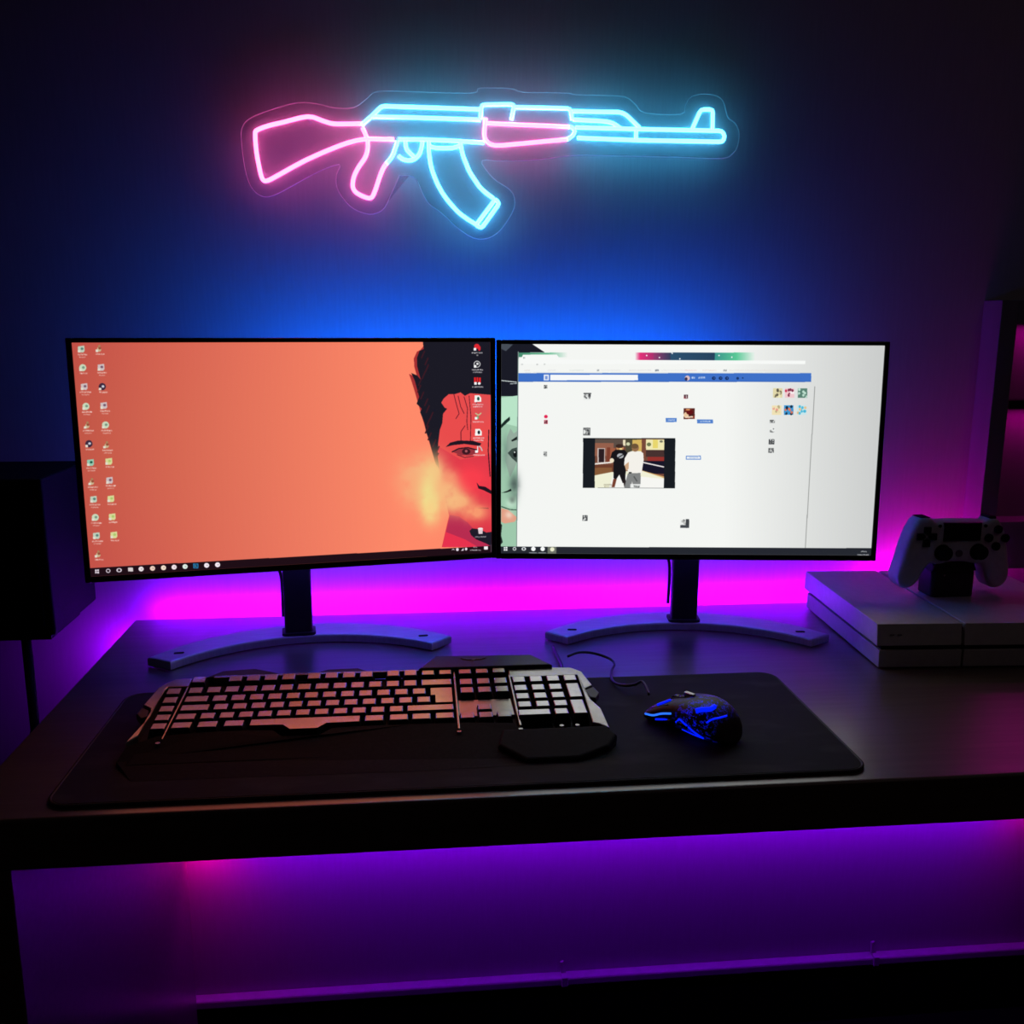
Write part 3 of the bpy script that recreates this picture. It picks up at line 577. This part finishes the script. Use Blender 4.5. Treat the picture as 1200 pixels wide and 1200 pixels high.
# keys
keyc = {}
def key(uc, vr, wu=1.0, hu=1.0, top=.70, name='key', dz=0, wt=None):
    """uc: centre column in key units; vr: row; wu/hu size in units"""
    k = (round(wu, 2), round(hu, 2))
    if k not in keyc:
        W = P*wu-.0012; D = P*hu-.0012; tw = P*wu-P*.29; td = P*hu-P*.34
        bm = bmesh.new(); lo = [bm.verts.new((sx_*W/2, sy*D/2, -.0085)) for sx_, sy in ((-1, -1), (1, -1), (1, 1), (-1, 1))]
        mid = [bm.verts.new((sx_*tw/2, sy*td/2+.0006, 0)) for sx_, sy in ((-1, -1), (1, -1), (1, 1), (-1, 1))]
        t2 = [bm.verts.new((sx_*(tw/2-.0007), sy*(td/2-.0007)+.0006, .0004)) for sx_, sy in ((-1, -1), (1, -1), (1, 1), (-1, 1))]
        for i in range(4):
            bm.faces.new((lo[i], lo[(i+1) % 4], mid[(i+1) % 4], mid[i])).material_index = 1
            bm.faces.new((mid[i], mid[(i+1) % 4], t2[(i+1) % 4], t2[i]))
        bm.faces.new(t2)
        me = bpy.data.meshes.new('key'); bmesh.ops.recalc_face_normals(bm, faces=bm.faces[:]); bm.to_mesh(me); bm.free(); me.materials.append(M_key); me.materials.append(M_keyside)
        keyc[k] = me
    o = bpy.data.objects.new(name, keyc[k]); C.objects.link(o); o.parent = kb
    x = (uc-7.5)*P; y = -(vr-3)*P
    o.location = kpl(x, y, dz+.0002*((vr-2)**2)); o.rotation_euler = (KT+(-.02*(vr-2)), 0, 0)
    return o
YFR = 3-.061*S_/P     # row coordinate of the function row
for i, x in enumerate((-.134, -.095, -.076, -.057, -.038, -.0105, .0085, .0275, .0465, .076, .095, .1145, .1335)): key(7.5+x*S_/P, YFR)
for i in range(13): key(.5+i, 1)
key(14, 1, 2)
key(.75, 2, 1.5); [key(2+i, 2) for i in range(12)]
key(.875, 3, 1.75); [key(2.25+i, 3) for i in range(12)]
key(.625, 4, 1.25); [key(1.75+i, 4) for i in range(11)]; key(13.6, 4, 2.8)
# the return key is an upside-down L: two blocks of one key
bm = bmesh.new()
def lpoly(h, d): return [(-.75*P+d, 1.0*P-d), (.75*P-d, 1.0*P-d), (.75*P-d, -1.0*P+d), (-.5*P+d, -1.0*P+d), (-.5*P+d, 0+d*.2), (-.75*P+d, 0+d*.2)]
L0, L1 = lpoly(0, .0006), lpoly(0, .0029)
a = [bm.verts.new((x, y, -.0085)) for x, y in L0]; b_ = [bm.verts.new((x, y, .0003)) for x, y in L1]
bm.faces.new(b_)
for i in range(6): bm.faces.new((a[i], a[(i+1) % 6], b_[(i+1) % 6], b_[i])).material_index = 1
o = link('key', bm, [M_key, M_keyside], kb); o.location = kpl((14.25-7.5)*P, -(2.5-3)*P, 0); o.rotation_euler = (KT, 0, 0); o['label'] = 'L-shaped return key'
for uc, wu in ((.625, 1.25), (1.95, 1.25), (3.3, 1.25), (10.6, 1.25), (11.9, 1.25), (13.1, 1.25), (14.35, 1.25)): key(uc, 5, wu)
for j in range(5): key(7.5+(-.1555+.0008*j)*S_/P, 1.02+j*1.0)                 # macro keys at the left
for r_, yv in ((0, .061), (1, .037), (2, .018)):
    for c_ in range(3): key(7.5+(.1555+.0190*c_)*S_/P, 3-yv*S_/P)
for x, yv in ((.172, -.0195), (.153, -.0375), (.172, -.0375), (.191, -.0375)):
    key(7.5+x*S_/P, 3-yv*S_/P, dz=-.001)
for x, yv, wu, hu in [(.2145+.019*c_, .038-.019*r_, 1, 1) for r_ in range(4) for c_ in range(3)]+[(.2715, .038, 1, 1), (.2715, .0095, 1, 2), (.270, -.0285, 1, 2), (.2225, -.038, 2, 1), (.2505, -.038, 1, 1)]:
    key(7.5+(x-.0005)*S_/P, 3-yv*S_/P, wu, hu)
# the space bar swells toward the wrist rest
bm = bmesh.new(); hw = 5.9*P/2
def spoly(d): return [(-hw+d, .5*P-d*1.3), (hw-d, .5*P-d*1.3), (hw-d, -.42*P+d), (.42*hw-d, -.46*P+d), (.24*hw, -1.0*P+d), (-.24*hw, -1.0*P+d), (-.42*hw+d, -.46*P+d), (-hw+d, -.42*P+d)]
L0, L1 = spoly(.0006), spoly(.0022)
a = [bm.verts.new((x, y, -.0085)) for x, y in L0]; b_ = [bm.verts.new((x, y, .0004)) for x, y in L1]
bm.faces.new(b_)
for i in range(8): bm.faces.new((a[i], a[(i+1) % 8], b_[(i+1) % 8], b_[i])).material_index = 1
o = link('key', bm, [M_key, M_keyside], kb); o.location = kpl((7.0-7.5)*P, -(5-3)*P, .0018); o.rotation_euler = (KT-.06, 0, 0); o['label'] = 'long space bar that swells toward the wrist rest'
# wrist rest with a scooped front, and the palm pad under the number block
wr = sc([(-.176, -.066), (-.150, -.052), (-.100, -.0475), (-.062, -.0475), (-.040, -.0490), (-.030, -.0600), (.006, -.0600), (.018, -.0490), (.04, -.0475), (.10, -.0475), (.150, -.0485), (.200, -.053), (.205, -.066), (.290, -.066), (.298, -.085), (.280, -.112), (.215, -.120), (.10, -.122), (-.158, -.118), (-.180, -.085)])
def wz(x, y):
    t_ = max(0, (-y-.055)/.07); return -.0005-.018*t_
bm = bmesh.new(); n = len(wr)
top = [bm.verts.new(kpl(x, y, wz(x, y))) for x, y in wr]; low = [bm.verts.new((kpl(x, y, 0)[0], kpl(x, y, 0)[1], .0002)) for x, y in wr]
bm.faces.new(top); bm.faces.new(low[::-1])
for i in range(n): bm.faces.new((top[i], top[(i+1) % n], low[(i+1) % n], low[i]))
kobj('wrist_rest', bm, M_blackm, bevel=.002)
def kpad(x, y, z): return kpl(x, y, z-.10*max(0, -y-.06))
kobj('palm_pad', pillow(sc([(.186, -.0665), (.291, -.0665), (.299, -.082), (.288, -.100), (.256, -.116), (.205, -.116), (.180, -.092)]), -.0085, .0015, 0, .003, 3, kpad), M_blackm)
kobj('wrist_ridge', pillow(sc([(-.168, -.072), (.165, -.072), (.172, -.094), (-.172, -.094)]), -.0105, -.0042, 0, .003, 3, kpad), M_blackm)
kobj('cable', tube(smooth_path([kpl(.222, .088, -.010), (.250, .109, .004), (.262, .1135, .003), (.27, .13, .002), (.27, .20, .001)], 6), .0018, 8), M_black, smooth=True)

# ------------------------------------------------------------------ mouse (length along local x, nose at +x)
ma = math.atan2(.927-.836, .239-.309)
mo = thing('mouse', 'black gaming mouse with blue lights on the desk mat', 'mouse', (.2715, .8650, DZ+.0036), ma)
mo.scale = (.82, .86, .96)
prof = [(-.060, .004, .012, .004), (-.057, .016, .021, .014), (-.050, .025, .0265, .025), (-.038, .031, .0300, .034), (-.022, .033, .0310, .0385), (-.004, .030, .0300, .0375), (.014, .0285, .0290, .0335), (.030, .030, .0300, .0275), (.044, .031, .0300, .0210), (.053, .029, .027, .0150), (.0585, .024, .022, .0100), (.0600, .015, .014, .0075)]
bm = bmesh.new(); rings = []; NS = 28
for x, wl, wr_, h in prof:
    r_ = []
    for k in range(NS):
        a = 2*PI*k/NS; cy, sz = math.cos(a), math.sin(a)
        yy = (wl if cy > 0 else wr_)*math.copysign(abs(cy)**.62, cy); zz = h*.5+h*.5*math.copysign(abs(sz)**.75, sz)
        if sz < 0: yy *= (1-.18*min(1, -sz*1.5))
        r_.append(bm.verts.new((x, yy, max(zz, .0006))))
    rings.append(r_)
for a, b_ in zip(rings, rings[1:]):
    for k in range(NS): bm.faces.new((a[k], a[(k+1) % NS], b_[(k+1) % NS], b_[k]))
bm.faces.new(rings[0][::-1]); bm.faces.new(rings[-1])
body = link('shell', bm, M_mouse, mo, True); ss = body.modifiers.new('s', 'SUBSURF'); ss.levels = 1; ss.render_levels = 2
def msurf(x, yfrac, lift=.0004):
    """point on the mouse skin; yfrac -1..1 from right side over the top to the left"""
    i = max(j for j in range(len(prof)) if prof[j][0] <= x+1e-9); i = min(i, len(prof)-2); t_ = (x-prof[i][0])/(prof[i+1][0]-prof[i][0])
    wl, wr_, h = [prof[i][k]*(1-t_)+prof[i+1][k]*t_ for k in (1, 2, 3)]
    a = PI/2*(1-yfrac); cy, sz = math.cos(a), math.sin(a)
    yy = (wl if cy > 0 else wr_)*math.copysign(abs(cy)**.62, cy); zz = h*.5+h*.5*math.copysign(abs(sz)**.75, sz)
    if sz < 0: yy *= (1-.18*min(1, -sz*1.5))
    n_ = Vector((0, yy, zz-h*.5)).normalized()
    return Vector((x, yy, max(zz, .0006)))+n_*lift
def mline(name, pts, r, m, lab=None):
    o = link(name, tube(smooth_path([msurf(*p) for p in pts], 5), r, 6), m, mo, True)
    if lab: o['label'] = lab
    return o
mline('nose_light', [(.0500, .86), (.037, .97), (.025, .91), (.0115, .89)], .0011, M_blueled2, 'pale blue light under the left button')
mline('side_light', [(.0345, 1.12), (.0205, 1.07), (.004, 1.07), (-.002, .99), (-.011, 1.03), (-.0245, 1.20), (-.033, 1.40)], .0011, M_blueled, 'blue light line along the left side')
mline('side_light', [(-.033, 1.40), (-.020, 1.43), (-.008, 1.42), (-.001, 1.38)], .0009, M_blueled)
mline('rear_light', [(-.0395, .70), (-.0425, .42), (-.0455, .17), (-.047, .0)], .0011, M_blueled, 'blue light line across the rear hump')
mline('top_light', [(-.023, .53), (-.0275, .38), (-.0335, .19), (-.0335, .04)], .0030, M_blueled, 'wide blue patch on the hump')
mline('front_light', [(.0375, .40), (.030, .32), (.0235, .20)], .0016, M_blueled, 'small blue patch beside the wheel')
mline('button_seam', [(.058, .06), (.030, .06), (.008, .05)], .0006, M_gloss)
# scroll wheel and buttons
bm = bmesh.new(); cyl(bm, (.026, -.0030, .0235), (0, 1, 0), .0078, .006, 20); link('scroll_wheel', bm, M_gloss, mo, False, bevel=.001)
link('dpi_button', pillow(rrect(.000, .014, -.003, .003, .001, 3), .034, .0385, 0, .001, 2), M_silver, mo)
link('side_button', tube([msurf(.022, 1.12, .0), msurf(.004, 1.06, .0)], .0022, 8), M_gloss, mo, True); link('side_button', tube([msurf(.001, 1.06, .0), msurf(-.016, 1.10, .0)], .0022, 8), M_gloss, mo, True)
link('left_button', tube([msurf(.057, .45, -.0002), msurf(.045, .5, 0), msurf(.020, .5, 0)], .0005, 6), M_gloss, mo, True)
cab = [(.1745, 1.056, .012), (.190, 1.0680, .012), (.2080, 1.0690, .010), (.2255, 1.0600, .006), (.2290, 1.046, .004), (.2215, 1.026, .004), (.2165, 1.002, .004), (.2175, .984, .005), (.2255, .969, .008), (.2350, .9640, .011), (.2420, .9640, .014), (.2440, .951, .013), (.2440, .938, .0095)]
mwi = Matrix.Diagonal((1/.82, 1/.86, 1/.96, 1))@Matrix.Rotation(-ma, 4, 'Z')@Matrix.Translation((-.2715, -.8650, -.0036))
link('cable', tube(smooth_path([mwi@Vector((x, y, z+.002)) for x, y, z in cab], 6), .0017, 8), M_black, mo, True)

# ------------------------------------------------------------------ game console
co = thing('game_console', 'white game console with a dark groove and a diagonal seam at the desk corner', 'console', (.5405, 1.0185, DZ), -.055)
CW, CD, CH = .275, .243, .056; SE = .101
def slab(name, x0, x1, z0, z1, m, ys=0, y0=.0, sl=.006):
    # front face leans: top edge set back a little
    bm = bmesh.new()
    P_ = [(x0, y0, z0), (x1, y0, z0), (x1, CD, z0), (x0, CD, z0)]; Q_ = [(x0, y0+ys, z1), (x1, y0+ys, z1), (x1, CD-ys, z1), (x0, CD-ys, z1)]
    a = [bm.verts.new(p) for p in P_]; b_ = [bm.verts.new(p) for p in Q_]
    bm.faces.new(a[::-1]); bm.faces.new(b_)
    for i in range(4): bm.faces.new((a[i], a[(i+1) % 4], b_[(i+1) % 4], b_[i]))
    return link(name, bm, m, co, bevel=.0006)
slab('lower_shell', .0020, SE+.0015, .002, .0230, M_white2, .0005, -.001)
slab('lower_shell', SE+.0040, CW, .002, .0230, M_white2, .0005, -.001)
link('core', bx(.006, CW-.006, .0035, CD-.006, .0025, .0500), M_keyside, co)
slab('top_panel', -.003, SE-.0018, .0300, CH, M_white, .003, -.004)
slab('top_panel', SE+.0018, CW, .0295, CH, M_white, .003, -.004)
for x in (.03, .24):
    for y in (.03, .21): link('rubber_foot', cyl(bmesh.new(), (x, y, 0), (0, 0, 1), .006, .0025, 12), M_blackm, co)
for x in (.012, .021): link('indicator_mark', bx(x, x+.005, -.0045, -.0030, .043, .0438), M_red, co)

# ------------------------------------------------------------------ controller on its dock
dk_ = thing('controller_dock', 'black charging stand on top of the console', 'dock', (.6895, 1.132, DZ+CH))
db_ = link('dock_body', pillow(rrect(-.0305, .0275, -.016, .022, .006, 4), 0, .036, .002, .004, 3), M_black, dk_)
link('dock_cradle', pillow([(x, z) for x, z in ((-.030, .034), (.030, .034), (.026, .044), (.010, .0475), (-.010, .0475), (-.026, .044))], -.013, .016, .001, .001, 2, lambda x, y, z: (x, z, y)), M_gloss, dk_)
link('charge_light', cyl(bmesh.new(), (-.016, -.0165, .030), (0, -1, 0), .0012, .0008, 8), M_silver, db_)
ct = thing('game_controller', 'white game controller standing upright on its black dock', 'controller', (.6895, 1.128, DZ+.105), .02)
def cc(p, x0=600, z0=458): return [((x-x0)/6280, (z0-y)/6200) for x, y in p]
outl = cc([(262, 112), (362, 112), (392, 146), (450, 140), (600, 138), (775, 144), (835, 146), (858, 126), (925, 126), (958, 158), (1000, 230), (1035, 350), (1058, 460), (1078, 570), (1072, 640), (1030, 690), (975, 706), (925, 690), (888, 640), (862, 570), (838, 515), (800, 488), (740, 492), (680, 480), (600, 474), (520, 480), (460, 494), (400, 486), (370, 492), (340, 530), (316, 580), (292, 630), (250, 672), (196, 690), (145, 668), (110, 610), (108, 560), (130, 450), (160, 320), (195, 220), (225, 160)])
outl = [(p.x, p.y) for p in smooth_path([(x, z, 0) for x, z in outl], 2, True)]
def cf(x, z, d):   # depth: handles swell toward the viewer's side and back
    h = max(0, -z-.0)/.04; return (x, d+.006*h*(1 if d > 0 else .4), z)
link('controller_body', pillow(outl, -.0125, .0175, .0075, .0085, 5, cf), M_pad, ct, True)
def cbtn(name, x, y, r, d0, d1, m, seg=24, parent=None, r2=None):
    (cx, cz), = cc([(x, y)]); return link(name, cyl(bmesh.new(), (cx, d0, cz), (0, -1, 0), r, d0-d1, seg, r2), m, parent or ct, False, bevel=.0006)
tp = [((p[0]-600)/6280, (458-p[1])/6200) for p in ((455, 146), (775, 150), (775, 296), (458, 296))]
link('touchpad', pillow(tp, -.0145, -.010, .001, 0, 2, lambda x, z, d: (x, d, z)), M_gloss, ct)
for x in (460, 765):
    s_ = cbtn('thumbstick_well', x, 388, .0108, -.012, -.0138, M_gloss); cbtn('thumbstick', x, 386, .0075, -.013, -.0225, M_blackm, parent=s_, r2=.0092)
for x, y in ((920, 208), (846, 276), (988, 280), (914, 346)): cbtn('face_button', x, y, .0056, -.012, -.0155, M_gloss)
for (x, y, a) in ((314, 206, 0), (314, 306, PI), (262, 254, PI/2), (364, 256, -PI/2)):
    (cx, cz), = cc([(x, y)]); sh_ = [(-.0045, -.003), (0, -.0065), (.0045, -.003), (.0045, .005), (-.0045, .005)]
    ca, sa = math.cos(a), math.sin(a); pp = [(cx+u*ca-v_*sa, cz+u*sa+v_*ca) for u, v_ in sh_]
    link('arrow_button', pillow(pp, -.0155, -.011, .0008, 0, 2, lambda x_, z_, d: (x_, d, z_)), M_gloss, ct)
cbtn('centre_button', 605, 398, .0048, -.012, -.0140, M_red); cbtn('option_button', 420, 172, .0022, -.0115, -.0138, M_gloss); cbtn('option_button', 812, 178, .0022, -.0115, -.0138, M_gloss)
for x0, x1 in ((262, 362), (860, 925)):
    (a_, z_), (b2, _) = cc([(x0, 116), (x1, 116)]); link('trigger', pillow(rrect(a_, b2, -.008, .014, .003, 3), z_-.012, z_+.002, 0, .003, 2), M_blackm, ct)

# ------------------------------------------------------------------ wall box shelf at the right
sh = thing('box_shelf', 'tall pale box shelf on the wall, lit pink inside', 'shelf', (.82, YW, DZ+.045))
X0, X1, Z1_ = 0.003, .235, .392; FY = -.044; tk = .026
link('side_panel', bx(X0, X0+tk, FY, 0, 0, Z1_), M_shelf, sh, bevel=.001); link('side_panel', bx(X1-tk, X1, FY, 0, 0, Z1_), M_shelf, sh, bevel=.001)
link('top_panel', bx(X0+tk, X1-tk, FY, 0, Z1_-.034, Z1_), M_shelf, sh, bevel=.001); link('bottom_panel', bx(X0+tk, X1-tk, FY, 0, 0, .072), M_shelf, sh, bevel=.001)
link('back_panel', bx(X0+tk, X1-tk, -.006, 0, .072, Z1_-.034), M_shelf, sh)
link('inner_shelf', bx(X0+tk, X1-tk, -.036, -.006, .238, .250), M_blackm, sh)
for z in (.235, .34): area('shelf_light', (.82+.12, YW-.030, DZ+.045+z-.002 if z < .3 else DZ+.045+.356), (0, .1, -1), .14, .01, (1, .0, .55), .045)

# ------------------------------------------------------------------ speaker on a stand, left of the desk
spk = thing('speaker', 'black box speaker standing left of the desk on a thin pole', 'speaker', (-.515, 1.205, DZ+.033))
link('cabinet', bx(-.095, .080, -.075, .075, 0, .190), M_blackm, spk, bevel=.003)
gr_ = link('grille', pillow(rrect(-.085, .070, .01, .180, .006, 4), -.080, -.0745, .002, 0, 2, lambda x, z, d: (x, d, z)), M_carpet, spk)
link('badge', bx(-.02, .005, -.0812, -.0798, .016, .020), M_red, gr_)
st = thing('speaker_stand', 'thin black pole stand under the speaker', 'stand', (-.490, 1.180, 0))
link('pole', cyl(bmesh.new(), (0, 0, .012), (0, 0, 1), .0058, DZ+.033-.012-.005, 16), M_blackm, st, True)
link('top_plate', bx(-.05, .05, -.05, .05, DZ+.028, DZ+.033), M_blackm, st, bevel=.001)
link('collar', cyl(bmesh.new(), (0, 0, DZ-.33), (0, 0, 1), .013, .22, 16, .0065), M_blackm, st, True)
link('foot_plate', pillow(rrect(-.07, .07, -.09, .09, .02, 5), 0, .012, 0, .003, 2), M_blackm, st)

# ------------------------------------------------------------------ neon sign
SY = YW-.032
def back(px, py, Y=SY):       # sign drawing coordinates -> point on the sign plane
    d = r2*((px-600)/F)-u2*((py-600)/F)+fwd; t_ = Y/d.y; return Vector((d.x*t_, Y, H+DZ+d.z*t_))
sc0 = back(575, 160)
sign = thing('neon_sign', 'pink and cyan neon sign in the outline of a rifle on the wall', 'neon sign', sc0)
ol = [(282, 158), (284, 148), (288, 142), (300, 134.5), (327, 125), (345, 120.5), (357, 119.5), (375, 122), (392, 126), (415, 125.5), (430, 115), (442, 106.8), (480, 107), (552, 108.8), (560, 103.8), (572, 102.5), (600, 103.6), (612, 107.6), (640, 108), (668, 109), (676, 110.6), (724, 112), (736, 114.6), (746, 123), (756, 132), (798, 133.6), (803, 124), (808, 115), (814, 111.6), (826, 109.6), (840, 112), (847, 117), (850, 124), (853.6, 137.6), (862, 144), (866.6, 156), (865, 170), (860, 179), (846, 185.6), (790, 184), (720, 182.5), (674, 182), (630, 187), (590, 188.4), (565, 188), (572, 202), (582, 212), (596, 221), (602.4, 230), (603, 242), (597, 255), (586, 270), (572, 279), (555, 279), (535, 266), (518, 250), (503, 239), (495, 226), (490, 214), (484, 207), (469, 205.6), (467.5, 207), (455, 235), (449, 245), (440, 250), (430, 250.5), (415, 245), (403, 234), (395, 220), (394, 205), (397.5, 192.5), (370, 202.5), (340, 219), (320, 229), (307.5, 230), (297, 223), (290, 210), (285, 188)]
ol2 = [(p.x, p.z) for p in [back(*q)-sc0 for q in ol]]
ol2 = [(p.x, p.y) for p in smooth_path([(x, z, 0) for x, z in ol2], 3, True)]
link('acrylic_panel', prism(ol2, .0, .003, lambda x, z, d: (x, d, z)), M_acr, sign)['label'] = 'clear acrylic backing cut round the outline'
ed = [Vector((x, .0015, z)) for x, z in ol2]; link('panel_edge', tube(ed+[ed[0]], .0006, 4, None, False), M_acredge, sign)['label'] = 'thin cut edge of the acrylic, painted pale as if lit'
for q in ((305, 198), (433, 231), (565, 262), (843, 165), (602, 126), (361, 138)):
    p = back(*q)-sc0; link('standoff', cyl(bmesh.new(), (p.x, -.002, p.z), (0, 1, 0), .0020, .0335, 12), M_alu, sign)
TR = .0026
def neon(pts, m, lab, smooth=0, closed=False):
    P_ = [back(*q)-sc0 for q in pts]
    if smooth: P_ = smooth_path(P_, smooth)
    else:       # round the bends slightly
        Q = [P_[0]]
        for a, b_, c_ in zip(P_, P_[1:], P_[2:]):
            d1 = min(.004, (b_-a).length*.4); d2 = min(.004, (c_-b_).length*.4); s1 = b_+(a-b_).normalized()*d1; s2 = b_+(c_-b_).normalized()*d2
            Q += [s1, s1*.25+b_*.5+s2*.25, s2]
        Q.append(P_[-1]); P_ = Q
    P_ = [p+Vector((0, -.0034, 0)) for p in P_]
    o = link('neon_tube', tube(P_, TR, 8), m, sign, True); o['label'] = lab
pk, cn = M_pink, M_cyan
neon([(423.5, 145.5), (408, 145.8), (390, 145.5), (378, 142), (361, 137.3), (332.5, 143.8), (315, 148), (302, 153), (299.5, 158), (301, 178), (304, 195), (307.5, 209), (312, 212.5), (322.5, 208), (357.5, 188.8), (395, 172.5), (415, 166), (430, 163.5), (447, 163.6), (462, 163.8)], pk, 'pink tube outlining the stock', 3)
neon([(425, 150), (428, 157), (430.5, 163)], pk, 'short pink tube behind the receiver', 2)
neon([(431, 164), (431, 175), (428, 185), (420, 197), (414.8, 208), (413.6, 219), (417.5, 226), (427, 231), (434, 232.5), (438.5, 227), (445, 208), (449, 198), (453, 192)], pk, 'pink tube outlining the grip', 3)
neon([(453, 192), (459.5, 184), (463, 175), (466, 166)], cn, 'short cyan tube at the front of the grip', 2)
neon([(424, 147), (435, 137.5), (447.5, 125), (562, 128.8)], cn, 'cyan tube along the top of the receiver')
neon([(436, 137.5), (480, 138.3), (563, 141)], cn, 'second cyan tube along the receiver')
neon([(563, 140), (564, 123.5), (600.5, 123), (602, 126), (599, 141)], cn, 'cyan tube framing the block above the pink part')
neon([(603, 126.5), (640, 127.2), (668, 128), (670, 141.5)], cn, 'cyan tube on top of the hand guard')
neon([(466.5, 163.8), (500, 164.2), (530, 165.5), (567, 167.8)], cn, 'cyan tube along the bottom of the receiver')
neon([(475, 166), (477, 176), (486, 185)], cn, 'cyan trigger tube', 3)
neon([(467, 183), (471, 186.5), (478, 188.6), (486, 187), (492, 180), (494, 173), (495, 166.5)], cn, 'cyan trigger guard tube', 2)
neon([(502.5, 166), (503, 182), (507, 202), (518, 226), (534, 246), (546, 256), (558, 263.5)], cn, 'cyan tube along the rear of the magazine', 3)
neon([(539, 167), (542, 182), (550, 202), (562, 220), (571, 228), (580, 234), (572, 245), (558, 263.5)], cn, 'cyan tube along the front of the magazine')
neon([(580, 234), (585, 238.5), (564, 268), (558, 264)], cn, 'cyan tube across the foot of the magazine')
neon([(504, 172), (512, 174), (530, 174), (539, 171)], cn, 'short cyan tube at the top of the magazine', 2)
neon([(569, 139), (568, 148), (567.5, 160), (571, 167), (580, 171), (600, 169.8), (635, 166.5), (664, 163.8)], pk, 'pink tube round the lower hand guard', 2)
neon([(570, 145), (610, 147), (640, 148), (666, 149.3)], pk, 'straight pink tube on the hand guard')
neon([(664, 163.8), (670, 160), (673, 154.5), (670, 150), (666, 149.3)], cn, 'short curved cyan tube closing the hand guard', 2)
neon([(670, 131), (700, 131.6), (726, 132), (733, 135), (749, 150.5)], cn, 'cyan tube along the gas tube and down')
neon([(671, 141), (690, 141.8), (710, 143), (718, 145), (726, 150.5)], cn, 'lower cyan tube of the gas tube')
neon([(674, 150), (744, 151.8), (845, 154), (848.5, 160), (846, 166.8), (744, 164.8), (676, 162.2)], cn, 'cyan tube round the barrel')
neon([(745, 152), (744.5, 164)], cn, 'short upright cyan tube on the barrel')
neon([(810, 152.5), (820.5, 129), (834.5, 129), (834, 153)], cn, 'cyan tube of the front sight')
